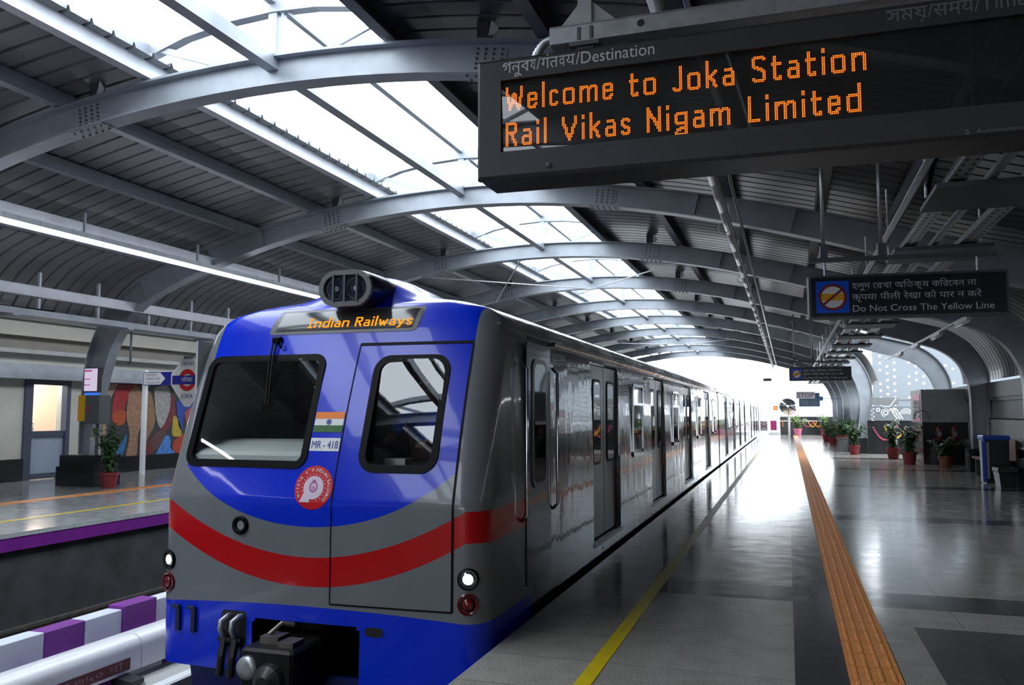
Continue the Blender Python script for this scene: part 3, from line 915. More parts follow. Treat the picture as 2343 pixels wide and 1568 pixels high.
# dot-matrix lettering: strokes stamped with a 2x2 pen on a grid
PEN = {
 'W': (10, [[(0, 14), (0, 10), (1, 9), (1, 5), (2, 4), (2, 0)], [(2, 0), (3, 2), (4, 5), (4, 9), (5, 10), (6, 9), (6, 5), (7, 3), (8, 0)], [(8, 0), (9, 3), (9, 6), (10, 9), (10, 14)]]),
 'e': (5, [[(4, 0), (1, 0)], [(0, 1), (0, 8)], [(1, 9), (4, 9)], [(5, 8), (5, 5), (0, 5)], [(5, 2), (4, 0)]]),
 'l': (0, [[(0, 0), (0, 15)]]),
 'c': (4, [[(4, 1), (3, 0), (1, 0)], [(0, 1), (0, 8)], [(1, 9), (3, 9), (4, 8)]]),
 'o': (6, [[(1, 0), (5, 0)], [(6, 1), (6, 8)], [(5, 9), (1, 9)], [(0, 8), (0, 1)]]),
 'm': (10, [[(0, 0), (0, 9)], [(0, 8), (2, 9), (4, 9)], [(5, 8), (5, 0)], [(5, 8), (7, 9), (9, 9)], [(10, 8), (10, 0)]]),
 't': (4, [[(1, 13), (1, 1)], [(2, 0), (4, 0), (4, 1)], [(0, 9), (4, 9)]]),
 'J': (4, [[(4, 14), (4, 2), (3, 0), (1, 0), (0, 1)]]),
 'k': (5, [[(0, 0), (0, 15)], [(1, 5), (2, 6), (5, 9)], [(2, 5), (3, 4), (5, 0)]]),
 'a': (5, [[(5, 0), (5, 7)], [(4, 9), (1, 9)], [(5, 5), (1, 5)], [(0, 4), (0, 1)], [(1, 0), (3, 0), (5, 1)]]),
 'S': (6, [[(0, 1), (1, 0), (5, 0)], [(6, 1), (6, 5)], [(5, 6), (2, 8), (0, 9)], [(0, 10), (0, 13)], [(1, 14), (5, 14), (6, 13)]]),
 'i': (0, [[(0, 0), (0, 9)], [(0, 13), (0, 14)]]),
 'n': (6, [[(0, 0), (0, 9)], [(0, 8), (2, 9), (5, 9)], [(6, 8), (6, 0)]]),
 'R': (6, [[(0, 0), (0, 14), (5, 14)], [(6, 13), (6, 9)], [(5, 8), (1, 8)], [(3, 7), (5, 3), (6, 0)]]),
 'V': (8, [[(0, 14), (0, 11), (1, 9), (2, 6), (3, 2), (4, 0)], [(4, 0), (5, 2), (6, 6), (7, 9), (8, 11), (8, 14)]]),
 's': (4, [[(0, 1), (1, 0), (3, 0)], [(4, 1), (4, 3)], [(3, 4), (1, 5)], [(0, 6), (0, 8)], [(1, 9), (3, 9), (4, 8)]]),
 'N': (7, [[(0, 0), (0, 14)], [(0, 13), (2, 10), (4, 6), (7, 1)], [(7, 0), (7, 14)]]),
 'g': (6, [[(1, 3), (5, 3)], [(0, 4), (0, 8)], [(1, 9), (6, 9)], [(6, 8), (6, -3)], [(5, -4), (1, -4), (0, -3)], [(1, -1), (5, 0)]]),
 'L': (5, [[(0, 14), (0, 0), (5, 0)]]),
 'd': (6, [[(6, 0), (6, 15)], [(5, 9), (1, 9)], [(0, 8), (0, 1)], [(1, 0), (5, 0)]]),
 'I': (4, [[(2, 0), (2, 14)], [(0, 0), (4, 0)], [(0, 14), (4, 14)]]),
 'w': (8, [[(0, 9), (1, 4), (2, 0)], [(2, 0), (4, 6), (4, 7)], [(4, 6), (6, 0)], [(6, 0), (7, 4), (8, 9)]]),
 'y': (6, [[(0, 9), (1, 5), (3, 1)], [(6, 9), (5, 5), (3, 1), (2, -3), (0, -4)]]),
}
def dots(text, gap=3, space=6):
    out = set(); x = 0
    for ch in text:
        if ch == ' ': x += space; continue
        w, strokes = PEN[ch]
        for s in strokes:
            for (a, b), (c, d) in zip(s, s[1:]):
                n = max(abs(c - a), abs(d - b), 1)
                for k in range(n + 1):
                    px, py = round(a + (c - a) * k / n), round(b + (d - b) * k / n)
                    for i in (0, 1):
                        for j in (0, 1): out.add((x + px + i, py + j))
        x += w + 2 + gap
    return sorted(out), x - gap
ds, wdt = dots('Indian Railways', 2, 5)
mb = MB(); L, H = .925, .075
for i, j in ds:
    x = -.305 + L * i / wdt; z = 2.287 + H * j / 15
    a, b = L / wdt * .47, H / 15 * .40
    mb.quad((x - a, 0, z - b), (x + a, 0, z - b), (x + a, 0, z + b), (x - a, 0, z + b))
mb.map(on_face(.011)).build('destination_lettering', 'led_yellow', train)

# roof lamp pod
lp = thing  # alias kept short
def capsule(xc, zc, w, h, n=10):
    r = h / 2; pts = []
    for k in range(n + 1):
        a = -PI / 2 + PI * k / n; pts.append((xc + w / 2 - r + r * math.cos(a), zc + r * math.sin(a)))
    for k in range(n + 1):
        a = PI / 2 + PI * k / n; pts.append((xc - w / 2 + r + r * math.cos(a), zc + r * math.sin(a)))
    return pts
LXC, LZC = .075, 2.585
pod = MB()
c0 = capsule(LXC, LZC, .47, .29)
rings = []
for y, sc in ((5.80, 1.0), (5.86, 1.03), (6.1, 1.03), (6.25, 1.0), (6.34, .9)):
    rings.append([(CX + LXC + (x - LXC) * sc, y, LZC + (z - LZC) * sc) for x, z in c0])
pod.loft(rings, True, True)
pod_o = smooth_by_angle(pod.build('lamp_pod', mat('dark_blue_pod', (.002, .006, .045), .3, coat=.2), train), 50)
rim = MB(); ci = capsule(LXC, LZC, .385, .21)
rim.loft([[(CX + x, 5.80, z) for x, z in c0], [(CX + x, 5.765, z) for x, z in c0], [(CX + x, 5.765, z) for x, z in ci], [(CX + x, 5.83, z) for x, z in ci]], True, False)
rim.build('lamp_rim', mat('grey_lamp_rim', (.15, .16, .16), .4), pod_o)
MB().poly([(CX + x, 5.825, z) for x, z in ci]).build('lamp_back', 'black', pod_o)
for sx in (-.088, .088):
    MB().lathe([(.088, 0), (.083, .012), (.06, .022), (.02, .027), (.001, .027)], (CX + LXC + sx, 5.79, LZC), 20, 'y', False).build('reflector', 'lamp_silver', pod_o, smooth=True)
    MB().lathe([(.022, 0), (.018, .015)], (CX + LXC + sx, 5.79, LZC), 10, 'y').build('bulb', 'white', pod_o)
MB().poly([(CX + x, 5.785, z) for x, z in ci]).build('lamp_glass', 'glass', pod_o)
gb = MB()
for sx in (-.10, 0.0, .11): gb.box(CX + LXC + sx - .008, CX + LXC + sx + .008, 5.755, 5.775, LZC - .11, LZC + .11)
gb.build('lamp_guard', 'steel_dark', pod_o)

# raised fairing behind the lamp pod
fa = MB(); rows_ = []
ROOF = [(w_, z_) for z_, w_ in reversed(W_TAB)]
FINV = [(5.86, 2.3)] + [(b, a) for a, b in F_TAB[1:]]
for i in range(41):
    y = 5.97 + (9.0 - 5.97) * (i / 40) ** 1.4
    A = .225 * min(1, max(0, (y - 5.97) / .28)) ** .7 * (1 if y < 6.5 else max(0, math.cos((y - 6.5) / 2.5 * PI / 2)) ** 2)
    row = []
    for j in range(41):
        x = -.80 + 1.6 * j / 40
        zb_ = min(interp(ROOF, abs(x)), interp(FINV, y)) - .03
        row.append((CX + x, y, zb_ + A * math.exp(-(x / .42) ** 2)))
    rows_.append(row)
fa.loft(rows_, False); fa.build('lamp_fairing', 'livery', train, True)

# marker lamps and tail lamps on the rounded corners
for s in (-1, 1):
    for z, kind in ((.455, 'head'), (.285, 'tail')):
        x = 1.255 * s
        p = Vector((CX + x, face_y(x, z), z)); q = Vector((CX + x - .02, face_y(x - .02, z), z)) - p
        tn = q.normalized() * -1; up = Vector((0, 0, 1)); nrm = tn.cross(up); nrm = nrm if nrm.y < 0 else -nrm
        nrm = (nrm + Vector((0, -.6, 0))).normalized(); tn = up.cross(nrm).normalized()
        def ringp(r, d, n=20): return [p + tn * r * math.cos(2 * PI * k / n) + up * r * math.sin(2 * PI * k / n) + nrm * d for k in range(n)]
        h = MB(); h.loft([ringp(.075, -.03), ringp(.075, .012), ringp(.066, .018), ringp(.056, .012), ringp(.05, -.02)], True, True)
        o = h.build('headlamp' if kind == 'head' else 'tail_lamp', 'rubber' if kind == 'head' else 'lens_red', train, smooth=False)
        if kind == 'head':
            MB().poly(ringp(.036, .008)).build('lamp_lens', 'lamp_on', o)
            MB().loft([ringp(.055, .0), ringp(.037, .007)], True, False).build('lamp_reflector', 'chrome', o)
        else:
            MB().loft([ringp(.05, .006), ringp(.035, .02), ringp(.012, .026)], True, True).build('lamp_lens', 'lens_red', o, smooth=True)
# horn opening
hx, hz = -.57, .755
MB().lathe([(.068, .01), (.068, -.02), (.052, -.026), (.036, -.016), (.034, .0)], (CX + hx, face_y(hx, hz), hz), 24, 'y', False).build('horn_ring', 'rubber', train, smooth=True)
MB().disc((CX + hx, face_y(hx, hz) - .006, hz), .035, 20).build('horn_mesh', 'galv', train)

# wipers
wp = MB()
for dx in (-.012, .018):
    pts = [(-.575 + dx, 2.20), (-.56 + dx, 2.0), (-.50 + dx * .8, 1.66)]
    wp.tube([(CX + x, face_y(x, z) - .03, z) for x, z in pts], .008, 6)
wo = wp.build('wiper_arm', 'rubber', train)
MB().tube([(CX + x, face_y(x, z) - .022, z) for x, z in ((-.475, 1.93), (-.535, 1.62))], .007, 6).build('wiper_blade', 'rubber', wo)
MB().cbox(CX - .60, CX - .52, face_y(-.56, 2.2) - .05, face_y(-.56, 2.2) + .02, 2.165, 2.22, .012).tube([(CX - .50, face_y(-.5, 2.15) - .03, 2.17), (CX - .49, face_y(-.5, 2.15) - .05, 2.14), (CX - .5, face_y(-.5, 2.12) - .02, 2.12)], .008, 6).build('wiper_motor', 'rubber', wo)

# flag, number plate, round emblem
fl = MB()
fo = face_patch([(-.048, 1.455), (.198, 1.455), (.198, 1.607), (-.048, 1.607)], .003, .05).build('flag_sticker', 'motif', train)
face_patch([(-.048, 1.556), (.198, 1.556), (.198, 1.607), (-.048, 1.607)], .0045, .05).build('saffron_band', 'saffron', fo)
face_patch([(-.048, 1.455), (.198, 1.455), (.198, 1.506), (-.048, 1.506)], .0045, .05).build('green_band', 'flag_green', fo)
wh = MB(); wh.loft([[(.075 + r * math.cos(2 * PI * k / 24), 0, 1.531 + r * math.sin(2 * PI * k / 24)) for k in range(24)] for r in (.021, .017)], True, False)
for k in range(12):
    a = PI * k / 12; c, s_ = math.cos(a), math.sin(a)
    wh.quad((.075 - .018 * c - .001 * s_, 0, 1.531 - .018 * s_ + .001 * c), (.075 + .018 * c - .001 * s_, 0, 1.531 + .018 * s_ + .001 * c), (.075 + .018 * c + .001 * s_, 0, 1.531 + .018 * s_ - .001 * c), (.075 - .018 * c + .001 * s_, 0, 1.531 - .018 * s_ - .001 * c))
wh.map(on_face(.006)).build('wheel_emblem', 'navy_text', fo)
po = face_patch([(-.052, 1.315), (.198, 1.315), (.198, 1.412), (-.052, 1.412)], .003, .05).build('number_plate', 'white', train)
tx = text_mb('MR - 418', .085, .225, .012).map(lambda x, y, z: (x - .04, y, z * .95 + 1.335)).map(on_face(.006)); tx.build('number_lettering', 'navy_text', po)
ex, ez, er = .04, 1.05, .158
def circ(r, n=40, x=ex, z=ez): return [(x + r * math.cos(2 * PI * k / n), z + r * math.sin(2 * PI * k / n)) for k in range(n)]
eo = face_patch(circ(er), .003, .05).build('round_emblem', 'red', train)
em = face_patch(circ(.084), .005, .05)
em.add(face_patch([(ex - .105, ez - .105), (ex - .02, ez - .105), (ex - .02, ez - .06), (ex - .075, ez - .04)], .0045, .05))
em.build('emblem_disc', mat('pale_pink_print', (.72, .58, .70), .5), eo)
em = MB()
em.loft([[(ex + r * math.cos(2 * PI * k / 24), 0, ez + .005 + 1.15 * r * math.sin(2 * PI * k / 24)) for k in range(24)] for r in (.034, .024)], True, False)
em.loft([[(ex + r * math.cos(2 * PI * k / 16), 0, ez - .002 + r * math.sin(2 * PI * k / 16)) for k in range(16)] for r in (.013, .006)], True, False)
em.add(MB().quad((ex - .02, 0, ez + .044), (ex + .02, 0, ez + .044), (ex + .008, 0, ez + .056), (ex - .008, 0, ez + .056)))
for k in range(26):   # star dots round the disc
    a = 2 * PI * k / 26; c = (ex + .098 * math.cos(a), ez + .098 * math.sin(a))
em.map(on_face(.007)).build('locomotive_motif', mat('mauve_print', (.45, .10, .32), .5), eo)
sd = MB()
for k in range(22):
    a = 2 * PI * k / 22; c = (ex + .097 * math.cos(a), ez + .097 * math.sin(a))
    if math.sin(a) < -.55 and math.cos(a) < .2: continue
    sd.add(MB().poly([(c[0] + .006 * math.cos(2 * PI * j / 6), 0, c[1] + .006 * math.sin(2 * PI * j / 6)) for j in range(6)]))
sd.map(on_face(.006)).build('star_ring', mat('pink_print', (.72, .30, .42), .5), eo)
def ring_text(body, a0, a1, r, size):
    out = MB(); n = len(body)
    for i, ch in enumerate(body):
        if ch == ' ': continue
        g = text_mb(ch, size, None, .01); 
        if not g.v: continue
        g = centre_x(g); a = a0 + (a1 - a0) * i / (n - 1)
        ca, sa = math.cos(a - PI / 2), math.sin(a - PI / 2)
        g.map(lambda x, y, z: (ex + r * math.cos(a) + x * ca - z * sa, 0, ez + r * math.sin(a) + x * sa + z * ca)); out.add(g)
    return out
rt = ring_text('INDIAN RAILWAYS', math.radians(88), math.radians(-42), .116, .036)
rt.add(ring_text('भारतीय रेल', math.radians(208), math.radians(102), .116, .036))
rt.map(on_face(.006)).build('emblem_lettering', 'motif', eo)

# skirt fittings
for k, x in enumerate((-1.155, -1.005)):
    b = MB(); b.cbox(CX + x - .035, CX + x + .035, face_y(x, .05) - .03, face_y(x, .05) + .01, .10, .125, .006)
    b.box(CX + x + .01, CX + x + .045, face_y(x, .05) - .028, face_y(x, .05) + .01, -.07, .11)
    o = b.build('skirt_hook', 'livery' if False else mat('blue_black_fitting_%d' % k, (.004, .010, .05), .4), train)
hb = MB()
for x in (-.665, -.565):
    hb.tube([(CX + x, face_y(x, 0) - .02, -.10), (CX + x, face_y(x, 0) - .09, .0), (CX + x, face_y(x, 0) - .085, .055), (CX + x + .02, face_y(x, 0) - .03, .085), (CX + x + .03, face_y(x, 0) + .03, .08)], .022, 8)
hb.build('brake_hose', 'galv', train, smooth=True)
hk = MB()
for x in (-.665, -.565): hk.tube([(CX + x, face_y(x, 0) - .03, -.06), (CX + x, face_y(x, 0) - .07, -.2), (CX + x - .02, face_y(x, 0) - .06, -.34)], .03, 8)
hk.box(CX - .72, CX - .52, face_y(-.6, 0) - .05, face_y(-.6, 0), -.10, -.07)
hk.build('hose_valve', 'black', train)
MB().prism([(CX + x, z) for x, z in rrect(-.72, -.50, -.14, .12, .03)], face_y(-.6, 0) - .004, face_y(-.6, 0) + .003).build('hose_recess', 'black', train)
MB().prism([(CX + x, z) for x, z in rrect(.49, .63, .02, .085, .03)], face_y(.56, 0) - .005, face_y(.56, 0) + .003).build('skirt_slot', 'black', train)
op = MB()
op.box(CX - .5, CX + .48, 6.0, 6.05, -.9, .14).box(CX - .52, CX - .48, 5.46, 6.0, -.9, .14).box(CX + .46, CX + .50, 5.46, 6.0, -.9, .14).box(CX - .5, CX + .48, 5.46, 6.0, .12, .16)
op.build('coupler_pocket', 'black', train)
cp = MB(); cp.cbox(CX - .27, CX + .15, 5.02, 5.6, -.36, -.02, .02)
cp.box(CX - .16, CX + .08, 5.6, 6.0, -.28, -.1)
cpo = cp.build('coupler', mat('dark_coupler_steel', (.012, .011, .011), .45, .5, .4, 12), train)  # coupler steel in a near-black, mottled tone
MB().lathe([(.12, 0), (.11, -.05), (.05, -.1)], (CX - .02, 5.02, -.22), 20, 'y').build('coupler_cone', 'black', cpo)
MB().lathe([(.085, 0), (.075, -.03), (.03, -.03)], (CX - .2, 5.02, -.15), 18, 'y').build('coupler_funnel', 'galv', cpo, smooth=True)
MB().box(CX - .2, CX - .05, 5.15, 5.3, -.02, .03).box(CX - .02, CX + .1, 5.1, 5.25, -.02, .015).tube([(CX - .16, 5.2, .03), (CX - .12, 5.3, .09), (CX - .05, 5.35, .07)], .018).build('coupler_latch', 'rail', cpo)
pl_ = MB(); pl_.prism([(CX - 1.05, -.30), (CX + 1.2, -.30), (CX + 1.1, -.85), (CX - .95, -.85)], 5.47, 5.50)
pl_.build('rail_guard', mat('dark_blue_guard', (.003, .008, .09), .35), train)

# cab side door and handrails (platform side)
cd = MB(); X = CX + 1.368
cd.loft([[(X, a, b) for a, b in rrect(6.42, 7.12, .22, 2.18, .03)], [(X + .012, a, b) for a, b in rrect(6.42, 7.12, .22, 2.18, .03)]], True, True)
cdo = cd.build('cab_door', mat('dark_cab_door', (.012, .016, .035), .22, coat=.5), train)
fr = rrect(6.56, 6.98, .98, 2.05, .10)
MB().loft([[(X + .012, a, b) for a, b in fr], [(X + .022, a, b) for a, b in fr]], True, True).build('cab_door_window_frame', 'door_steel', cdo)
MB().poly([(X + .0235, a, b) for a, b in rrect(6.60, 6.94, 1.02, 2.01, .08)]).build('pane', M_WIN, cdo)
MB().box(X + .023, X + .03, 6.6, 6.94, 1.50, 1.53).build('glazing_bar', 'door_steel', cdo)
for y in (6.30, 7.22):
    MB().tube([(X, y, .75), (X + .05, y, .80), (X + .05, y, 1.95), (X, y, 2.0)], .014, 8).build('handrail', 'chrome', train, smooth=True)

# cab interior
ci_ = MB(); ci_.box(CX - 1.3, CX + 1.3, 7.2, 7.25, .3, 2.3).box(CX - 1.3, CX + 1.3, 5.6, 7.2, .28, .32).box(CX - 1.3, CX + 1.3, 6.0, 7.2, 2.28, 2.3)
ci_.build('cab_bulkhead', mat('dark_cab_panel', (.10, .10, .10), .6), train)
MB().box(CX - 1.31, CX - 1.29, 5.75, 7.2, .3, 2.2).build('cab_side_lining', 'cab_grey', train)
MB().box(CX - .12, CX - .04, 5.85, 7.2, .3, 2.1).build('cab_partition', 'cab_grey', train)
ck = MB(); ck.loft([[(CX + x, y, z) for y, z in ((5.56, .6), (5.56, 1.27), (5.62, 1.30), (5.95, 1.37), (6.15, 1.38), (6.15, .6))] for x in (-1.26, -.14)], True, True)
ck.build('cab_desk', 'cab_white', train)
ck = MB(); ck.loft([[(CX + x, y, z) for y, z in ((5.53, .6), (5.53, 1.12), (5.95, 1.22), (6.1, 1.2), (6.1, .6))] for x in (0.0, 1.2)], True, True)
dk = ck.build('driver_desk', mat('dark_driver_desk', (.03, .03, .03), .5), train)
MB().box(CX + .42, CX + .60, 5.8, 5.95, 1.2, 1.25).build('log_sheet', 'motif', dk)
sb = MB(); sb.box(CX - .75, CX - .62, 6.7, 6.8, 1.2, 2.0).box(CX - .62, CX - .35, 6.7, 6.76, 1.60, 1.70).box(CX - .62, CX - .35, 6.7, 6.76, 1.38, 1.50).box(CX - .36, CX - .30, 6.68, 6.8, .6, 2.1)
sb.build('assistant_seat', 'black', train)
MB().box(CX - .70, CX - .40, 7.17, 7.195, 1.62, 1.95).box(CX - .48, CX - .38, 7.16, 7.19, 1.45, 2.0).build('notice_card', 'white', train)
MB().cbox(CX + .26, CX + .82, 6.66, 6.80, .9, 1.72, .04).cbox(CX + .26, CX + .82, 6.26, 6.80, .82, .94, .03).box(CX + .49, CX + .59, 6.5, 6.6, .32, .82).build('driver_seat', 'black', train)
MB().disc((CX - .135, face_y(-.13, 1.78) + .05, 1.80), .01, 10).build('indicator_light', 'green_led', train)

# following cars
ORDC = ['second', 'third', 'fourth']
ya = 26.35
for i in range(3):
    t = thing('metro_train_car', '%s silver-grey metro car coupled behind the blue-nosed leading car' % ORDC[i], 'train', (CX, ya, -1.08), 'coaches behind the leading car')
    ds_ = [ya + q for q in (3.1, 7.4, 11.7, 15.95)]
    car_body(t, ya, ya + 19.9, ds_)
    car_details(t, ya, ya + 19.9, ds_, [ya + q for q in (5.25, 9.55, 13.85, 18.2)] if i < 2 else [])
    MB().box(CX - .7, CX + .7, ya - .35, ya, -.3, 2.2).build('gangway', 'rubber', t)
    ends = MB()
    for yy in (ya + .005, ya + 19.895):
        h = cross_section(0); ends.poly([(CX + x, yy, z) for x, z in h] + [(CX - x, yy, z) for x, z in reversed(h)])
    ends.build('end_wall', 'rubber', t)
    ya += 20.25
h = cross_section(0)
MB().poly([(CX + x, 25.99, z) for x, z in h] + [(CX - x, 25.99, z) for x, z in reversed(h)]).build('end_wall', 'rubber', train)

# the driver, seated behind the right-hand windscreen
def skin_body(name, joints, edges, m, parent=None, levels=2):
    me = bpy.data.meshes.new(name); keys = list(joints)
    me.from_pydata([joints[k][0] for k in keys], [(keys.index(a), keys.index(b)) for a, b in edges], [])
    o = bpy.data.objects.new(name, me); COL.objects.link(o)
    md = o.modifiers.new('skin', 'SKIN'); md.use_smooth_shade = True
    for k, sv in zip(keys, me.skin_vertices[0].data):
        r = joints[k][1]; sv.radius = r if isinstance(r, tuple) else (r, r)
    me.skin_vertices[0].data[0].use_root = True
    sb_ = o.modifiers.new('sub', 'SUBSURF'); sb_.levels = levels; sb_.render_levels = levels
    dg = bpy.context.evaluated_depsgraph_get()
    nm = bpy.data.meshes.new_from_object(o.evaluated_get(dg))
    o.modifiers.clear(); old = o.data; o.data = nm; bpy.data.meshes.remove(old)
    nm.materials.clear(); nm.materials.append(M[m]); nm.shade_smooth(); nm.name = name
    if parent is not None:
        o.parent = parent
        if parent.location.length > 0: o.matrix_parent_inverse = Matrix.Translation(-parent.location)
    return o
bx, by = CX + .54, 6.47
person = thing('person', 'person in blue shirt seated in the train cab, arm reaching to the desk', 'person', (bx, by, .84))
J = {
 'pelvis': ((bx, by, .95), (.15, .12)), 'belly': ((bx, by - .02, 1.12), (.15, .115)), 'chest': ((bx, by - .05, 1.34), (.17, .12)), 'neckb': ((bx, by - .06, 1.50), (.075, .07)), 'neck': ((bx, by - .08, 1.57), .055),
 'head0': ((bx, by - .10, 1.64), (.072, .085)), 'head1': ((bx, by - .11, 1.72), (.082, .098)), 'head2': ((bx, by - .10, 1.80), (.06, .075)),
 'shl': ((bx - .17, by - .07, 1.44), .062), 'ell': ((bx - .07, by - .27, 1.53), .050), 'wrl': ((bx - .19, by - .37, 1.31), .034), 'hal': ((bx - .21, by - .44, 1.255), (.036, .018)),
 'shr': ((bx + .17, by - .07, 1.44), .062), 'elr': ((bx + .27, by - .24, 1.22), .047), 'wrr': ((bx + .2, by - .50, 1.24), .030), 'har': ((bx + .18, by - .58, 1.245), (.036, .018)),
 'hipl': ((bx - .1, by - .08, .93), .085), 'knl': ((bx - .14, by - .50, .95), .062), 'anl': ((bx - .14, by - .52, .45), .042), 'fol': ((bx - .14, by - .66, .37), (.04, .03)),
 'hipr': ((bx + .1, by - .08, .93), .085), 'knr': ((bx + .14, by - .50, .95), .062), 'anr': ((bx + .14, by - .52, .45), .042), 'for': ((bx + .14, by - .66, .37), (.04, .03)),
}
J = {k: ((p[0], p[1], p[2] + (.12 if p[2] > .8 else 0)), r) for k, (p, r) in J.items()}
EDG = [('pelvis', 'belly'), ('belly', 'chest'), ('chest', 'neckb'), ('neckb', 'neck'), ('neck', 'head0'), ('head0', 'head1'), ('head1', 'head2'), ('chest', 'shl'), ('shl', 'ell'), ('ell', 'wrl'), ('wrl', 'hal'),
       ('chest', 'shr'), ('shr', 'elr'), ('elr', 'wrr'), ('wrr', 'har'), ('pelvis', 'hipl'), ('hipl', 'knl'), ('knl', 'anl'), ('anl', 'fol'), ('pelvis', 'hipr'), ('hipr', 'knr'), ('knr', 'anr'), ('anr', 'for')]
for (hk_, hx_, hy_, hz_, s) in (('hal', bx - .21, by - .44, 1.375, 1), ('har', bx + .18, by - .58, 1.365, -1)):
    for q in range(4):
        L_ = (.065, .075, .07, .055)[q]; ox = (-.027 + .018 * q) * s; n_ = hk_ + str(q)
        J[n_ + 'a'] = ((hx_ + ox * 1.15, hy_ - .03 - L_ * .4, hz_ + .006), .009)
        J[n_ + 'b'] = ((hx_ + ox * 1.2, hy_ - .03 - L_ * .75, hz_ - .012), .008)
        J[n_ + 'c'] = ((hx_ + ox * 1.2, hy_ - .03 - L_, hz_ - .032), .007)
        EDG += [(hk_, n_ + 'a'), (n_ + 'a', n_ + 'b'), (n_ + 'b', n_ + 'c')]
    J[hk_ + 't'] = ((hx_ + .045 * s, hy_ - .005, hz_ - .012), .010); J[hk_ + 'u'] = ((hx_ + .055 * s, hy_ - .045, hz_ - .024), .008)
    EDG += [(hk_, hk_ + 't'), (hk_ + 't', hk_ + 'u')]
J['nose'] = ((bx, by - .212, 1.82), .013); EDG.append(('head1', 'nose'))
skin_body('figure', J, EDG, 'skin', person)
def grow(ks, d): return {k: (J[k][0], tuple(v + d for v in J[k][1]) if isinstance(J[k][1], tuple) else J[k][1] + d) for k in ks}
skin_body('shirt', grow(['belly', 'chest', 'shl', 'ell', 'wrl', 'shr', 'elr', 'wrr', 'neckb'], .016), [('belly', 'chest'), ('chest', 'neckb'), ('chest', 'shl'), ('shl', 'ell'), ('ell', 'wrl'), ('chest', 'shr'), ('shr', 'elr'), ('elr', 'wrr')], 'blue_shirt', person)
skin_body('trousers', grow(['pelvis', 'hipl', 'knl', 'anl', 'hipr', 'knr', 'anr'], .016), [('pelvis', 'hipl'), ('hipl', 'knl'), ('knl', 'anl'), ('pelvis', 'hipr'), ('hipr', 'knr'), ('knr', 'anr')], 'dark_cloth', person)
skin_body('hair', {'a': ((bx, by - .06, 1.88), (.088, .095)), 'b': ((bx, by - .075, 1.94), (.07, .08)), 'c': ((bx, by - .02, 1.80), (.07, .05))}, [('a', 'b'), ('a', 'c')], 'hair', person)
hd = MB()
for s in (-1, 1):
    hd.lathe([(.001, -.012), (.011, -.006), (.012, 0), (.001, .008)], (bx + s * .031, by - .198, 1.845), 10, 'y')
hd.build('eyes', 'motif', person)

# ------------------------------------------------------------------ hanging signs
def frame_map(P, th, roll=0.0):
    """local sign coordinates (u along the sign, d back into it, z up) -> world"""
    c, s = math.cos(th), math.sin(th)
    return lambda u, d, z: (P[0] + c * u - s * d, P[1] + s * u + c * d, z + roll * u)
LM = frame_map((-1.11, 3.0), math.radians(-1.0), -0.012)
led = thing('departure_display', 'big dark electronic display lit with amber dot lettering, hanging closest overhead', 'display', (0, 3.1, 2.5))
z0, z1, Lx, D = 2.512, 2.995, 2.7, .22
hs = MB()
prof = [(0.0, z0 + .012), (.012, z0), (D - .012, z0), (D, z0 + .012), (D, z1 - .012), (D - .012, z1), (.012, z1), (0, z1 - .012)]
# screen recess in the front: body behind, front bezel around
hs.loft([[(u, d, z) for d, z in [(.03, z0 + .012), (.035, z0), (D - .012, z0), (D, z0 + .012), (D, z1 - .012), (D - .012, z1), (.035, z1), (.03, z1 - .012)]] for u in (-.022, Lx)], True, True)
sx0, sx1, sz0, sz1 = .070, Lx - .07, 2.618, 2.906
def bez(mb):
    o = [(-.03, z0), (Lx, z0), (Lx, z1), (-.03, z1)]; oc = [(-.018, z0 + .012), (Lx - .012, z0 + .012), (Lx - .012, z1 - .012), (-.018, z1 - .012)]
    i = [(sx0, sz0), (sx1, sz0), (sx1, sz1), (sx0, sz1)]
    mb.loft([[(a, .034, b) for a, b in o], [(a, .010, b) for a, b in o], [(a, .0, b) for a, b in oc], [(a, .0, b) for a, b in i], [(a, .028, b) for a, b in i]], True, False)
bez(hs)
hs.map(LM).build('housing', 'housing', led)
MB().quad((sx0, .024, sz0), (sx1, .024, sz0), (sx1, .024, sz1), (sx0, .024, sz1)).map(LM).build('led_panel', mat('black_led_panel', (.004, .004, .0045), .6), led)
MB().quad((sx0, .0165, sz0), (sx1, .0165, sz0), (sx1, .006, sz1), (sx0, .006, sz1)).map(LM).build('display_window', glass('tinted_display_glass', (.9, .9, .9), 0.06), led)
def led_line(text, u0, u1, zb, cap, nm):
    ds, w = dots(text, 3, 7); st = (u1 - u0) / w; sz = cap / 15.5; mb = MB()
    for i, j in ds:
        u = u0 + i * st; z = zb + j * sz; r = min(st, sz) * .43
        mb.poly([(u + r * math.cos(2 * PI * k / 8), .021, z + r * math.sin(2 * PI * k / 8)) for k in range(8)])
    o = mb.map(LM).build(nm, 'led_amber', led)
    mb = MB()
    for i, j in ds:
        u = u0 + i * st; z = zb + j * sz; r = min(st, sz) * .19
        mb.poly([(u + r * math.cos(2 * PI * k / 6), .0205, z + r * math.sin(2 * PI * k / 6)) for k in range(6)])
    mb.map(LM).build('led_core', 'led_core', o)
led_line('Welcome to Joka Station', .086, 1.400, 2.790, .094, 'led_text')
led_line('Rail Vikas Nigam Limited', .086, 1.380, 2.646, .094, 'led_text')
tx = text_mb([('গনুব', 1), ('য', .6), ('/', 1), ('गंत', 1), ('व', .72), ('य', 1), ('/Destination', 1)], .068, .600).map(lambda x, y, z: (x + .076, -.001, z + 2.932)); tx.map(LM).build('heading_lettering', 'text_white', led)
tx = text_mb('সময়/समय/Time', .068, .415).map(lambda x, y, z: (x + 1.462, -.001, z + 2.935)); tx.map(LM).build('heading_lettering', 'text_grey', led)
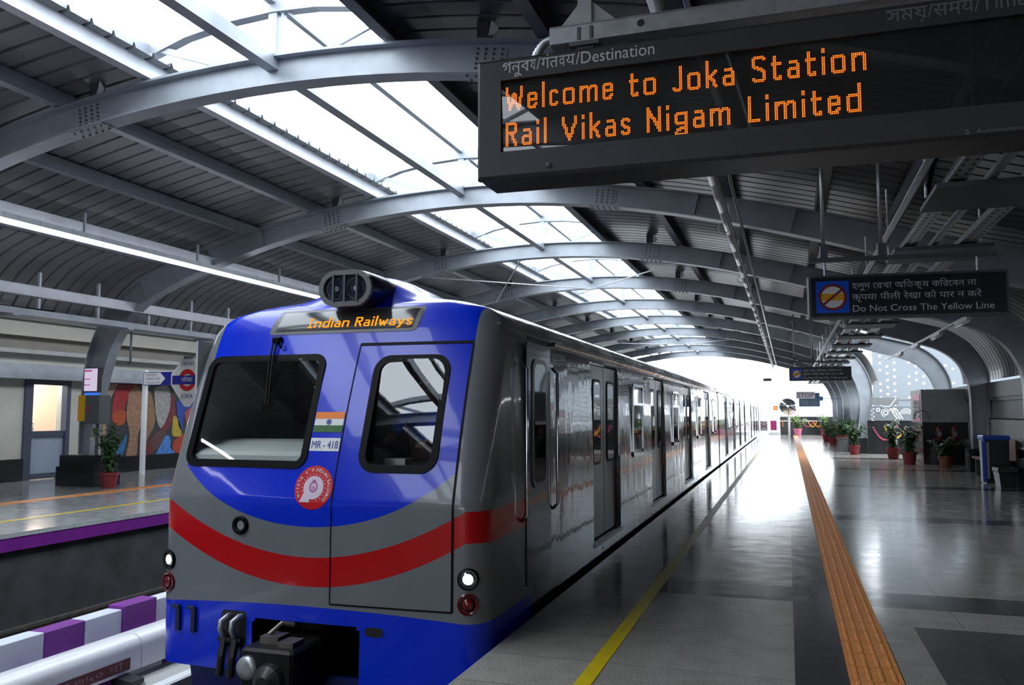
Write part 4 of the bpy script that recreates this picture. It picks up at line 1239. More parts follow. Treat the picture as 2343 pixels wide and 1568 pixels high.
tx = text_mb('Autometers A', .022, .16).map(lambda x, y, z: (x + 1.715, -.001, z + 2.525)); tx.add(text_mb('a', .038, None, .02).map(lambda x, y, z: (x + 1.68, -.001, z + 2.523))); tx.map(LM).build('maker_mark', 'text_grey', led)
MB().lathe([(.012, 0), (.011, -.006), (.004, -.009)], (.266, 0, 2.548), 14, 'y').map(LM).build('cover_screw', 'steel_dark', led)

# its bracket
brk = thing('sign_bracket', 'bare steel hanger beam with triangular gusset holding the big amber display', 'bracket', (-.7, 3.1, 3.06))
BM = frame_map((-.86, 3.07), math.radians(-1.0), -0.012)
b = MB()
b.box(0, 2.45, 0, .08, 3.055, 3.062).box(0, 2.45, 0, .006, 3.062, 3.125).box(0, 2.45, .074, .08, 3.062, 3.125).box(0, 2.45, 0, .08, 3.119, 3.126)
b.map(BM).build('beam', 'galv', brk)
MB().disc((.365, -.001, 3.092), .015, 14).map(BM).build('bolt_hole', 'black', brk)
MB().prism([(.03, 3.126), (.115, 3.225), (.165, 3.225), (.275, 3.126)], .03, .042).map(BM).build('gusset_plate', 'galv', brk)
for u in (.14, 1.9): MB().box(u - .028, u + .028, .012, .068, 3.126, 5.05 if u < 1 else 4.75).map(BM).build('post', 'galv', brk)
for u in (.14, 1.9):
    g = MB(); g.box(u - .06, u + .06, .0, .08, 3.038, 3.055).box(u - .035, u + .035, .015, .065, 3.0, 3.038)
    g.lathe([(.011, 0), (.011, .05)], (u - .02, .005, 3.06), 6).lathe([(.011, 0), (.011, .05)], (u + .03, .005, 3.06), 6)
    g.map(BM).build('clamp', 'bolt', brk)
fl_ = MB(); pts = [(.0, .05, 3.10), (-.04, .06, 3.09), (-.075, .07, 3.05), (-.085, .08, 3.0), (-.08, .08, 2.985)]
pts = catmull(pts, 8); rr = [.018 + (.0035 if i % 2 else 0) for i in range(len(pts))]
fl_.tube(pts, rr, 10); fl_.map(BM)
tag(fl_.build('conduit', 'galv', None, True), 'ribbed flexible metal conduit running into the top of the amber display', 'conduit')

# "do not cross" signs
def cross_sign(P, th, roll, lit, label, group=None, rods=True):
    t = thing('warning_sign', label, 'sign', (P[0] + .9, P[1] + .1, 2.5), group)
    FM = frame_map(P, th, roll)
    zb, zt, Ln, D = 2.535, 2.965, 1.80, .17
    MB().cbox(0, Ln, .004, D, zb - .0, zt, .006).map(FM).build('case', 'steel_dark', t)
    fm = MB(); o = [(0, zb), (Ln, zb), (Ln, zt), (0, zt)]; i = [(.022, zb + .02), (Ln - .02, zb + .02), (Ln - .02, zt - .022), (.022, zt - .022)]
    fm.loft([[(a, .004, b) for a, b in o], [(a, -.004, b) for a, b in o], [(a, -.004, b) for a, b in i], [(a, .003, b) for a, b in i]], True, False)
    fm.map(FM).build('frame', 'steel_dark', t)
    MB().quad(*[(a, .001, b) for a, b in i]).map(FM).build('face', mat('navy_black_sign_face', (.006, .007, .016), .35), t)
    MB().quad((.065, -.001, 2.588), (.375, -.001, 2.588), (.375, -.001, 2.905), (.065, -.001, 2.905)).map(FM).build('pictogram_square', 'blue_bright', t)
    c = (.222, 2.745); r = .128
    def cc(r_, n=40): return [(c[0] + r_ * math.cos(2 * PI * k / n), c[1] + r_ * math.sin(2 * PI * k / n)) for k in range(n)]
    MB().poly([(a, -.002, b) for a, b in cc(r)]).map(FM).build('pictogram_disc', 'motif' if lit else 'white', t)
    h = .034; q = math.sqrt((r * .9) ** 2 - h * h)
    MB().quad((c[0] - q, -.003, c[1] - h), (c[0] + q, -.003, c[1] - h), (c[0] + q, -.003, c[1] + h), (c[0] - q, -.003, c[1] + h)).map(FM).build('yellow_bar', 'amber', t)
    rg = MB(); rg.loft([[(a, -.004, b) for a, b in cc(r + .006)], [(a, -.004, b) for a, b in cc(r - .02)]], True, False)
    a45 = math.radians(40); d = (math.cos(a45), math.sin(a45)); nn = (-d[1], d[0]); w = .011; R_ = r - .01
    rg.quad(*[(c[0] + d[0] * s1 * R_ + nn[0] * s2 * w, -.0045, c[1] + d[1] * s1 * R_ + nn[1] * s2 * w) for s1, s2 in ((-1, -1), (1, -1), (1, 1), (-1, 1))])
    rg.map(FM).build('prohibition_ring', 'maroon', t)
    tm = 'text_white' if lit else 'text_grey_b'
    for (s, x, z, hgt, wd) in (([('হলুদ েরখা অিত', 1), ('কৃ', 1), ('ম কিরেবন না', 1)], .405, 2.822, .085, 1.12), ('कृपया पीली रेखा को पार न करें', .405, 2.712, .085, 1.16), ('Do Not Cross The Yellow Line', .400, 2.595, .092, 1.27)):
        text_mb(s, hgt, wd).map(lambda a, y, b: (a + x, -.002, b + z)).map(FM).build('sign_lettering', 'text_white', t)
    if rods:
        f = MB(); f.box(.01, 1.74, .05, .10, 3.11, 3.155); f.map(FM).build('hanger_bar', 'steel_dark', t)
        for u in (.165, 1.56):
            g = MB(); g.tube([(u, .075, 2.965), (u, .075, 3.11)], .012, 8); g.map(FM).build('short_rod', 'galv', t)
        for u in (.16, .70):
            g = MB(); g.tube([(u, .075, 3.28), (u, .075, 4.62)], .018, 10); g.map(FM).build('suspension_rod', 'galv', t, True)
            g = MB(); g.box(u - .035, u + .035, .04, .11, 3.155, 3.28); g.map(FM).build('clamp', 'steel_dark', t)
    return t
cross_sign((.23, 8.75), math.radians(5), 0.0, True, 'dark trilingual do not cross the yellow line sign hanging nearest, at right', 'yellow line warning signs')
t2 = cross_sign((.068, 27.2), math.radians(1), 0.0, True, 'bluish do not cross the yellow line sign hanging far along the platform', 'yellow line warning signs', True)
t2.location = (t2.location.x, t2.location.y, t2.location.z + .05)

# ------------------------------------------------------------------ strip lights
def strip_light(X, Z, ya, yb, on, label, group, off_r=0.0):
    t = thing('strip_light', label, 'light', (X, (ya + yb) / 2, Z), group)
    h = MB(); h.box(X - .055, X + .055, ya, yb, Z, Z + .085)
    h_y = ya + .3
    while h_y < yb: h.box(X - .062, X + .062, h_y - .012, h_y + .012, Z - .002, Z + .092); h_y += .62
    h.build('trunking', 'steel_light' if on else 'galv', t)
    y = ya; k = 0
    while y < yb - .1:
        L = min(1.5, yb - y)
        tb = MB(); tb.tube([(X, y + .03, Z - .03), (X, y + L - .03, Z - .03)], .042, 8)
        tb.build('tube', 'tube_on' if on else 'white', t, True)
        y += 1.5
    hg = None; y = 5.1
    while y < yb:
        if y > ya:
            MB().box(X - .02, X + .02, y - .015, y + .015, Z + .085, Z + .085 + .34).build('hanger', 'steel_light', t)
        y += 2.8
    if not on:
        for y in (8.9, 13.2, 18.4):
            MB().tube([(X - .06 + .085 * math.cos(a), y, Z - .02 + .085 * math.sin(a)) for a in [2 * PI * k / 14 for k in range(15)]], .008, 5).build('cable_loop', 'galv', t)
    return t
strip_light(RX - 5.15, 4.50, -6, 34, True, 'long lit white strip light under the left roof slope above the far track', 'strip lights')
strip_light(RX + 5.08, 4.50, -6, 56, False, 'long unlit strip light with shiny clips hung above the near platform', 'strip lights')
t = thing('service_pipe', 'thin dark pipe with cable ties running beside the unlit strip light', 'pipe', (RX + 5.24, 20, 4.58))
MB().tube([(RX + 5.28, -6, 4.57), (RX + 5.28, 56, 4.57)], .025, 8).build('pipe', 'galv', t, True)
# cable tray on the left, hung from the lowest pale purlin
t = thing('cable_tray', 'grey cable tray hung on white rods along the far platform', 'cable tray', (RX - 7.72, 14, 3.48))
c = MB(); X = RX - 7.75
c.box(X - .22, X + .22, 2, 40, 3.42, 3.44).box(X - .22, X - .20, 2, 40, 3.44, 3.54).box(X + .20, X + .22, 2, 40, 3.44, 3.54)
y = 3.0
while y < 40: c.box(X - .3, X + .3, y, y + .16, 3.38, 3.42); y += 2.8
c.build('tray', 'steel', t)
y = 8.1
for y in (8.4, 9.8, 11.2, 12.2, 13.65, 15.1, 16.5, 17.9, 19.3):
    MB().box(X - .03, X + .03, y - .025, y + .025, 3.44, 4.3).build('hanger', 'steel_light', t)
cb = MB()
for k in range(9): cb.tube([(X - .16 + .04 * k, 2, 3.47 + .02 * (k % 3)), (X - .16 + .04 * k, 9, 3.47 + .02 * (k % 3)), (X - .18 + .045 * k, 12.0 + .05 * k, 3.50 + .03 * (k % 3))], .018, 6)
cb.build('cable_bundle', 'rubber', t)
t = thing('wall_pipes', 'pair of grey pipes running along the upper far wall', 'pipe', (-17.05, 14, 3.8))
MB().tube([(-17.05, -2, 3.84), (-17.05, 40, 3.84)], .03, 8).build('pipe', 'steel', t, True)
MB().tube([(-17.05, -2, 3.98), (-17.05, 40, 3.98)], .025, 8).build('pipe', 'steel', t, True)
MB().tube([(-16.9, 18.1, 3.8), (-16.9, 18.1, 2.98), (-16.98, 18.1, 2.93)], .03, 8).build('drop_pipe', 'steel_dark', t, True)

# cable trays over the right-hand platform
TR = [(RX + 7.26, 3.5, .07, True, 'perforated steel cable tray over the platform, leftmost of three'), (RX + 7.52, 3.5, .025, False, 'narrow steel channel between the two perforated trays'),
      (RX + 7.85, 3.5, .08, True, 'perforated steel cable tray over the platform, nearest the side wall')]
for X, Z, w, holes, lab in TR:
    t = thing('cable_tray' if holes else 'steel_channel', lab, 'cable tray', (X, 20, Z), 'cable trays over the near platform')
    MB().box(X - w, X + w, -4, 56, Z - .012, Z + .0).box(X - w, X - w + .008, -4, 56, Z, Z + .05).box(X + w - .008, X + w, -4, 56, Z, Z + .05).build('tray', 'galv', t)
    if holes:
        h = MB(); y = 5.0
        while y < 16:
            for dx in (-w * .5, w * .5): h.box(X + dx - .012, X + dx + .012, y, y + .05, Z - .0135, Z - .0115)
            y += .14
        h.build('slot_pattern', 'black', t)
t = thing('tray_supports', 'dark cross plates and thin drop rods carrying the three cable trays', 'tray support', (RX + 7.55, 20, 3.5))
y = -3.8
while y < 56:
    MB().box(RX + 7.1, RX + 8.1, y, y + .9, 3.43, 3.47).build('cross_plate', 'steel_dark', t)
    if y < 40:
        for X in (RX + 7.08, RX + 8.05): MB().tube([(X, y + .4, 3.45), (X, y + .4, 4.25)], .012, 6).build('drop_rod', 'galv', t)
    y += 2.8
t = thing('angle_rail', 'dark angle rail along the roof beside the cable trays', 'rail', (RX + 7.0, 20, 3.62))
MB().box(RX + 6.98, RX + 7.04, -4, 56, 3.58, 3.60).box(RX + 7.03, RX + 7.04, -4, 56, 3.60, 3.68).build('rail', 'galv', t)
cbl = MB().tube(catmull([(1.02, 6.2, 4.3), (1.05, 6.25, 3.9), (1.16, 6.9, 3.7), (1.2, 7.6, 3.62), (1.2, 7.9, 3.5)], 5), .022, 8)
tag(cbl.build('loose_cable', 'rubber', None, True), 'black cable drooping from the roof to the cable tray', 'cable')

# batten lights in the right-hand corridor
t = thing('batten_light_run', 'thin rail with four unlit tube lights along the side corridor', 'light', (3.45, 24, 3.5))
MB().box(3.42, 3.48, 17.5, 33, 3.5, 3.54).build('rail', 'galv', t)
for y in (18.4, 21.6, 25.0, 28.6):
    o = MB().box(3.42, 3.50, y, y + 1.3, 3.44, 3.5).build('batten', 'galv', t)
    MB().tube([(3.46, y + .03, 3.42), (3.46, y + 1.27, 3.42)], .03, 8).build('tube', 'white', o, True)
# rods dropping from the roof towards the distant sign
t = thing('drop_rod_pair', 'pair of pale pipes dropping from the roof above the distant sign', 'pipe', (.5, 30, 3.5))
for x, za, zb in ((.24, 3.52, 4.7), (.80, 3.52, 4.4)):
    MB().tube([(x, 30, za), (x, 30, zb), (x - .06, 30, zb + .04)], .02, 8).build('pipe', 'galv', t, True)

# ------------------------------------------------------------------ near platform markings
tag(MB().box(-1.245, -1.145, Y0, 62, 0.0, 0.004).build('yellow_safety_line', 'yellow'), 'yellow painted safety line along the near platform edge', 'line')
tp = thing('tactile_paving', 'orange tactile paving strip with raised bars along the near platform', 'tactile paving', (.46, 20, 0))
MB().box(.31, .61, Y0, 62, 0.0, .012).build('base', 'tactile', tp)
nb = MB(); y = 4.0
bars = []
while y < 24:
    for x in (.352, .424, .496, .568):
        bars.append((x, y))
    y += .30
for x, y in bars:
    pts = rrect(x - .0125, x + .0125, y + .01, y + .27, .0124, 3)
    ins = rrect(x - .008, x + .008, y + .014, y + .266, .0079, 3)
    nb.loft([[(a, b, .012) for a, b in pts], [(a, b, .015) for a, b in pts], [(a, b, .018) for a, b in ins]], True, True)
o = nb.build('raised_bars', 'tactile', tp); o['kind'] = 'stuff'
jt = MB(); y = 3.985
while y < 40: jt.box(.31, .61, y, y + .003, .0115, .0124); y += .30
jt.build('tile_joints', 'wood', tp)

# ------------------------------------------------------------------ tracks
for x, lab in ((-9.24, 'running rail of the far track beside the purple-edged platform'), (-7.56, 'running rail of the far track next to the painted kerb blocks'), (-4.22, 'running rail under the left wheels of the train'), (-2.54, 'running rail under the right wheels of the train')):
    r = MB(); r.box(x - .07, x + .07, Y0, 110, -1.24, -1.22).box(x - .012, x + .012, Y0, 110, -1.22, -1.12).box(x - .036, x + .036, Y0, 110, -1.12, -1.08)
    tag(r.build('running_rail', 'rail'), lab, 'rail', 'running rails')
    struct(MB().box(x - .22, x + .22, Y0, 110, -1.3, -1.24).build('plinth_strip', 'track'))
# painted kerb blocks between the tracks
y = 2.94; k = 0
names = []
while y < 9.0:
    L = .425
    purple = (k % 2 == 0)
    tall = .03 if k in (8,) else 0
    mb = MB(); mb.cbox(-6.07, -5.9 + (.02 if tall else 0), y, y + L - .003, -.47, -.215 + tall, .006)
    n_ = k + 1
    col = 'purple' if purple else 'white'
    pos = 'beside the train nose' if y > 6.2 else ('nearest the left picture edge' if y < 5.0 else 'between two blocks of the other colour')
    o = mb.build('kerb_block', mat('purple_kerb_paint', (.17, .02, .26), .5, 0, .12, 6) if purple and 'pk' not in M else (M['pk'] if purple else 'kerb_white'))
    if purple and 'pk' not in M: M['pk'] = o.data.materials[0]
    names.append((o, col, y)); k += 1; y += .425
ordw = ['first', 'second', 'third', 'fourth', 'fifth', 'sixth', 'seventh', 'eighth', 'ninth']
cnt = {'purple': 0, 'white': 0}
for o, col, y in names:
    if y + .42 < 4.75:
        tag(o, '%s painted kerb block before the left edge of the view' % col, 'kerb block', 'painted kerb blocks'); continue
    tag(o, '%s painted kerb block between the tracks, %s %s one from the left edge' % (col, ordw[cnt[col]], col), 'kerb block', 'painted kerb blocks'); cnt[col] += 1
t = thing('kerb_footing', 'low painted footing under the purple and white kerb blocks', 'kerb', (-5.96, 6, -1.3))
y = 2.94; k = 0
while y < 9:
    MB().box(-6.12, -5.80, y, y + .425, -1.3, -.471).build('footing_length', M['pk'] if k % 2 else 'kerb_white', t); y += .425; k += 1
# third-rail protection covers
t = thing('third_rail_cover', 'rounded white protective cover over the live rail with a dark red plate', 'rail cover', (-5.45, 6, -.9))
prof = [(-5.62, -.58)] + [(-5.62 + .0, -.40)] + [(-5.50 + .12 * math.cos(a), -.40 + .115 * math.sin(a)) for a in [PI - PI * k / 10 * .5 for k in range(1, 6)]] + [(-5.38 + .10 * math.cos(a), -.385 + .10 * math.sin(a)) for a in [PI / 2 - PI / 2 * k / 6 for k in range(0, 7)]] + [(-5.28, -.56)]
def cover(ya, yb, nm):
    mb = MB(); mb.loft([[(x, y, z) for x, z in prof] for y in (ya, yb)], True, True)
    o = mb.build(nm, 'frp_white', t); smooth_by_angle(o, 50); return o
cover(2.5, 5.905, 'cover_length'); cover(5.915, 9.5, 'cover_length')
pz = MB().box(-5.281, -5.276, 4.55, 5.78, -.535, -.44).build('warning_plate', 'red_plate', t)
tx = text_mb('सावधान ७५० वो', .085, 1.08); tx.map(lambda x, y, z: (-5.2745, 4.62 + x, -.515 + z)); tx.build('warning_lettering', mat('faded_pink_lettering', (.32, .18, .19), .6), pz)
for y in (4.2, 4.95, 5.70, 6.45, 7.2):
    br = MB(); br.loft([[(-5.33, y + s, -.56), (-5.12, y + s, -.585), (-5.12, y + s, -.62), (-5.33, y + s, -.638)] for s in (-.07, .07)], True, True)
    br.build('bracket', 'black', t)
t = thing('live_rail', 'pale flat live rail channel running beside the train skirt', 'rail', (-5.1, 6, -.9))
MB().box(-5.38, -5.0, 2.5, 9.5, -.66, -.64).build('insulating_ledge', mat('pale_grey_ledge', (.42, .42, .40), .5), t)
MB().cbox(-5.02, -4.90, 2.5, 6.9, -.78, -.62, .015).build('channel', 'frp_white', t)
ow = MB()
for y in (5.0, 5.75, 6.45): ow.lathe([(.001, 0), (.06, 0), (.05, .012), (.001, .012)], (-5.16, y, -.64), 14)
ow.build('fixing_pad', mat('grey_fixing_pad', (.18, .18, .18), .6), t)
MB().box(-5.06, -5.03, 6.35, 6.62, -.72, -.58).build('orange_tag', 'amber', t)

# ------------------------------------------------------------------ far (left) platform furniture
struct(MB().cbox(-15.25, -14.25, 14.35, 15.1, 0, .68, .015).box(-15.38, -15.25, 14.4, 15.0, 0, .42).build('pillar_plinth', 'granite_black'), 'black granite plinth at the foot of the left roof rib')
for k in (3, 4, 5, 6, 7, 8, 9, 10):
    yc = 3.5 + 5.6 * k
    struct(MB().box(-15.1, -14.2, yc - .4, yc + .4, 0, .68).build('pillar_plinth', 'granite_black'))
# door
d = thing('door_1', 'slate framed door with open bright upper light in the far wall', 'door', (-17.2, 15.75, 0), None, 'structure')
f = MB(); f.box(-17.32, -17.15, 15.1, 15.32, 0, 2.44).box(-17.32, -17.15, 16.30, 16.42, 0, 2.44).box(-17.32, -17.15, 15.3, 16.3, 2.28, 2.44).box(-17.30, -17.18, 15.3, 16.3, 1.02, 1.16).box(-17.3, -17.18, 15.3, 16.3, .02, .14)
f.build('door_frame', 'door_frame', d)
lf = MB().box(-17.27, -17.23, 15.32, 16.3, .12, 1.04).build('door_leaf', 'door_panel', d)
MB().tube([(-17.15, 15.28, 1.15), (-17.08, 15.28, 1.15), (-17.08, 15.28, 1.35), (-17.15, 15.28, 1.35)], .014, 6).build('door_handle', 'chrome', lf, True)
MB().box(-17.9, -17.86, 15.35, 15.52, 1.1, 2.3).box(-18.2, -18.15, 15.75, 15.95, 1.1, 2.3).build('white_curtain', 'motif', d)
ll = bpy.data.lights.new('room_light', 'POINT'); ll.energy = 70; ll.color = (1, .9, .8); ll.shadow_soft_size = .25
lo_ = bpy.data.objects.new('room_light', ll); COL.objects.link(lo_); lo_.location = (-18.1, 16.3, 2.35)
# mosaic mural: abstract coloured shapes
def tess(name, col):
    m = mat(name, col, .45, 0, .55, 26)
    return m
mu = thing('mosaic_mural', 'colourful abstract mosaic mural on the far wall', 'mural', (-17.2, 19.8, .42))
def mpoly(nm, pts, col, dx):
    pts = catmull([(a, b) for a, b in pts] + [pts[0]], 5)[:-1]
    MB().poly([(-17.185 + dx, 17.5 + u * 4.6, .42 + v * 2.0) for u, v in [(min(1, max(0, p[0])), min(1, max(0, p[1]))) for p in pts]]).build(nm, tess('tessera_' + nm, col), mu)
MB().box(-17.2, -17.186, 17.5, 22.1, .42, 2.42).build('mural_ground', tess('tessera_ground', (.03, .035, .04)), mu)
mpoly('sand_patch', [(.0, 1), (.10, 1), (.06, .8), (.03, .6), (.03, .3), (.0, .3)], (.30, .20, .13), .002)
mpoly('red_patch', [(.10, .97), (.27, .97), (.22, .86), (.17, .7), (.17, .5), (.12, .42), (.07, .5), (.07, .72)], (.28, .015, .02), .004)
mpoly('orange_patch', [(.07, .6), (.165, .62), (.17, .46), (.12, .42), (.08, .48)], (.35, .06, .015), .006)
mpoly('blue_patch', [(.04, .14), (.12, .12), (.19, .3), (.16, .02), (.08, .0)], (.02, .14, .34), .004)
mpoly('pink_pillar', [(.19, .86), (.25, .95), (.30, .86), (.33, .6), (.28, .3), (.27, .0), (.19, .0), (.21, .28), (.18, .55)], (.28, .15, .09), .008)
mpoly('grey_lobe', [(.40, .95), (.52, .98), (.55, .7), (.50, .42), (.46, .38), (.42, .6)], (.30, .28, .27), .006)
mpoly('tan_band', [(.33, .9), (.38, .85), (.42, .5), (.37, .25), (.30, .05), (.31, .3), (.33, .6)], (.24, .13, .06), .005)
mpoly('dark_red_patch', [(.30, .0), (.40, .0), (.45, .2), (.52, .33), (.60, .55), (.56, .9), (.53, .5), (.45, .34), (.37, .2)], (.14, .02, .02), .007)
mpoly('brown_patch', [(.38, .18), (.45, .33), (.52, .3), (.47, .12), (.42, .06)], (.10, .05, .05), .009)
mpoly('sky_blue_drop', [(.43, .0), (.52, .26), (.56, .2), (.56, .08), (.60, .0)], (.06, .20, .55), .010)
mpoly('gold_leaf', [(.58, .55), (.62, .5), (.66, .28), (.62, .24), (.57, .28)], (.40, .30, .03), .009)
mpoly('deep_blue_swirl', [(.60, .75), (.68, .82), (.80, .8), (.84, .6), (.76, .68), (.68, .6), (.67, .35), (.63, .4)], (.01, .05, .28), .009)
mpoly('rose_patch', [(.68, .6), (.76, .68), (.80, .5), (.72, .36)], (.30, .07, .09), .008)
mpoly('ember_patch', [(.60, .2), (.70, .28), (.85, .22), (.85, .0), (.62, .0), (.58, .12)], (.38, .05, .02), .007)
# information screen and boxes on the left column
t = thing('timetable_screen', 'small lit screen with pink rows on the left roof column', 'screen', (-14.5, 14.4, 2.3))
MB().cbox(-14.70, -14.31, 14.40, 14.52, 2.05, 2.59, .01).build('case', 'black', t)
MB().quad((-14.685, 14.398, 2.075), (-14.325, 14.398, 2.075), (-14.325, 14.398, 2.57), (-14.685, 14.398, 2.57)).build('screen', emit('pale_lilac_screen', (.72, .62, .85), .75), t)
MB().quad((-14.685, 14.3975, 2.50), (-14.5, 14.3975, 2.50), (-14.46, 14.3975, 2.54), (-14.685, 14.3975, 2.54)).quad((-14.685, 14.3975, 2.33), (-14.52, 14.3975, 2.33), (-14.52, 14.3975, 2.35), (-14.685, 14.3975, 2.35)).quad((-14.685, 14.3975, 2.2), (-14.52, 14.3975, 2.2), (-14.52, 14.3975, 2.22), (-14.685, 14.3975, 2.22)).build('text_rows', emit('pink_screen_row', (.55, .12, .30), .6), t)
tag(MB().cbox(-14.66, -14.34, 14.38, 14.5, 1.97, 2.04, .01).build('blue_lamp_bar', emit('blue_glow', (.05, .2, .9), .8)), 'little blue glowing bar below the timetable screen', 'light')
tag(MB().cbox(-14.66, -14.45, 14.22, 14.5, 1.42, 1.98, .01).build('yellow_box', 'safety_yellow'), 'yellow box fixed to the left roof column', 'box')
t = thing('control_cabinet', 'grey metal cabinet beside the yellow box on the left column', 'cabinet', (-14.25, 14.35, .68))
MB().cbox(-14.44, -14.05, 14.2, 14.52, 1.36, 1.98, .01).box(-14.27, -14.22, 14.35, 14.4, .68, 1.36).build('body', 'cabinet', t)
MB().lathe([(.05, 0), (.05, -.015), (.02, -.03)], (-14.32, 14.2, 1.70), 12, 'y').build('red_knob', 'maroon', t)
# station name sign
t = thing('station_name_sign', 'white lozenge station name board with red ring and blue bar, left behind the train', 'sign', (-16.04, 17.7, 0))
MB().box(-16.09, -15.99, 17.68, 17.78, 0, 2.72).build('post', 'white', t)
MB().box(-14.05, -13.95, 17.72, 17.78, 0, 2.3).build('post', 'white', t)
cxs, czs = -14.65, 2.44
bd = MB(); bd.prism([(-15.16, 2.32), (-15.16, 2.60), (-14.78, 3.02), (-14.50, 3.02), (-14.14, 2.60), (-14.14, 2.32), (-14.60, 1.76), (-14.72, 1.76)], 17.66, 17.72)
b_ = bd.build('name_board', 'motif', t)
MB().prism([(-14.79, 3.0), (-14.49, 3.0), (-14.52, 3.08), (-14.76, 3.08)], 17.66, 17.72).build('cap', 'steel', b_)
rg = MB(); rg.loft([[(cxs + r * math.cos(2 * PI * k / 40), y, czs + 1.05 * r * math.sin(2 * PI * k / 40)) for k in range(40)] for r, y in ((.27, 17.655), (.15, 17.655))], True, False)
rg.build('red_ring', 'red', b_)
MB().box(-15.11, -14.19, 17.645, 17.65, 2.33, 2.56).build('blue_bar', 'blue_sign', b_)
tx = centre_x(text_mb('जोका', .17, None, .01)).map(lambda x, y, z: (x + cxs, 17.643, z + 2.395)); tx.build('name_lettering', 'motif', b_)
tx = centre_x(text_mb('েজাকা', .15)).map(lambda x, y, z: (x + cxs, 17.655, z + 2.80)); tx.add(centre_x(text_mb('JOKA', .15)).map(lambda x, y, z: (x + cxs, 17.655, z + 1.98))); tx.build('name_lettering', 'text_blue', b_)
ar = MB().box(-16.05, -15.16, 17.66, 17.70, 2.32, 2.66).build('direction_board', 'blue_sign', t)
MB().poly([(-16.03, 17.657, 2.335), (-15.50, 17.657, 2.335), (-15.34, 17.657, 2.49), (-15.50, 17.657, 2.645), (-16.03, 17.657, 2.645)]).build('arrow_panel', 'motif', ar)
tx = MB()
for s, z in (('ঠাকুরপুকুর', 2.565), ('ठाकुरपुकुर साइड', 2.465), ('Thakurpukur Side', 2.365)):
    tx.add(text_mb(s, .075, .36 if s[0] == 'ঠ' else .46).map(lambda x, y, zz: (x - 15.97, 17.655, zz + z)))
tx.build('arrow_lettering', 'text_blue', ar)

# ------------------------------------------------------------------ plants
def plant(x, y, s, label, group, kind='bush', leafm='leaf', potm='pot', seed=1, h=.55, foot=0.0):
    rnd = random.Random(seed)
    t = thing('potted_plant', label, 'plant', (x, y, foot), group)
    p = MB()
    p.lathe([(.10 * s, 0), (.12 * s, .0), (.155 * s, .24 * s), (.175 * s, .24 * s), (.175 * s, .29 * s), (.155 * s, .29 * s), (.145 * s, .25 * s)], (x, y, foot), 18, 'z', True)
    p.build('pot', potm, t)
    MB().lathe([(.001, .262 * s), (.15 * s, .262 * s)], (x, y, foot), 14, 'z', False).build('soil', 'soil', t)
    st = MB(); lv = MB()
    z0_ = foot + .25 * s
    ns = 9 if kind == 'bush' else 14
    for k in range(ns):
        a = rnd.uniform(0, 2 * PI); sp = rnd.uniform(.05, .30) * s; hh = h * rnd.uniform(.6, 1.15)
        pts = [Vector((x, y, z0_)), Vector((x + math.cos(a) * sp * .35, y + math.sin(a) * sp * .35, z0_ + hh * .55)), Vector((x + math.cos(a) * sp * 1.2, y + math.sin(a) * sp * 1.2, z0_ + hh))]
        if kind == 'palm': pts[2] = Vector((x + math.cos(a) * sp * 2.0, y + math.sin(a) * sp * 2.0, z0_ + hh * .92))
        cv = catmull(pts, 6); st.tube(cv, .006 * s, 5)
        for i, c in enumerate(cv[2:]):
            for q in range(4 if kind == 'bush' else 3):
                b_ = rnd.uniform(0, 2 * PI); L = rnd.uniform(.10, .19) * s * (1.25 if kind == 'palm' else 1); w = L * (.20 if kind == 'bush' else .09)
                d_ = Vector((math.cos(b_), math.sin(b_), rnd.uniform(-.45, .6))).normalized(); sd_ = d_.cross(Vector((0, 0, 1))).normalized()
                m1 = c + d_ * L * .5 + Vector((0, 0, .02)); e = c + d_ * L - Vector((0, 0, L * .2)); n_ = Vector((0, 0, .006))
                i0 = len(lv.v); lv.v += [tuple(c), tuple(m1 + sd_ * w), tuple(e), tuple(m1 - sd_ * w), tuple(m1 + n_)]
                lv.f += [(i0, i0 + 1, i0 + 4), (i0 + 1, i0 + 2, i0 + 4), (i0 + 2, i0 + 3, i0 + 4), (i0 + 3, i0, i0 + 4)]
    st.build('stems', 'leaf', t); lv.build('foliage', leafm, t)
    return t
plant(-13.8, 14.3, 1.15, 'dark potted plant in red pot on the far platform by the granite plinth', 'potted plants', 'bush', seed=3, h=.9)
plant(2.38, 34.6, 1.25, 'potted plant in red pot just left of the black column plinth', 'potted plants', 'bush', seed=5, h=.75)
plant(3.45, 31.9, 1.35, 'leafy plant in red pot, farther of the two by the grey booth', 'potted plants', 'bush', seed=6, h=.85)
plant(3.55, 28.6, 1.35, 'leafy plant in red pot, nearer of the two by the grey booth', 'potted plants', 'bush', seed=7, h=.85)
plant(4.3, 27.0, 1.2, 'shadowy plant in a dark pot in front of the black booth base', 'potted plants', 'bush', seed=8, h=.5, potm='wood')
plant(2.3, 41.0, 1.2, 'small red pot plant behind the grey octagonal planter', 'potted plants', 'palm', seed=9, h=.6)
plant(2.1, 44.8, 1.3, 'red pot palm farther along the distant column row', 'potted plants', 'palm', seed=10, h=.7)
plant(2.0, 49.5, 1.3, 'purple red pot palm at the far end of the column row', 'potted plants', 'palm', seed=11, h=.8)
plant(.62, 62.6, 1.7, 'pale leafy plant in pink pot before the end wall, beside the mirror post', 'potted plants', 'bush', 'leaf_pale', 'pink', 12, .9)
plant(2.35, 62.8, 1.5, 'pale plant at the right end of the garlanded end wall', 'potted plants', 'bush', 'leaf_pale', 'pot', 13, 1.1)
t = thing('planter', 'grey octagonal planter with spreading palm by the distant columns', 'planter', (2.15, 37.3, 0))
MB().lathe([(.20, 0), (.22, 0), (.25, .5), (.28, .52), (.28, .58), (.23, .58), (.22, .5)], (2.15, 37.3, 0), 8).build('tub', 'panel_grey', t)
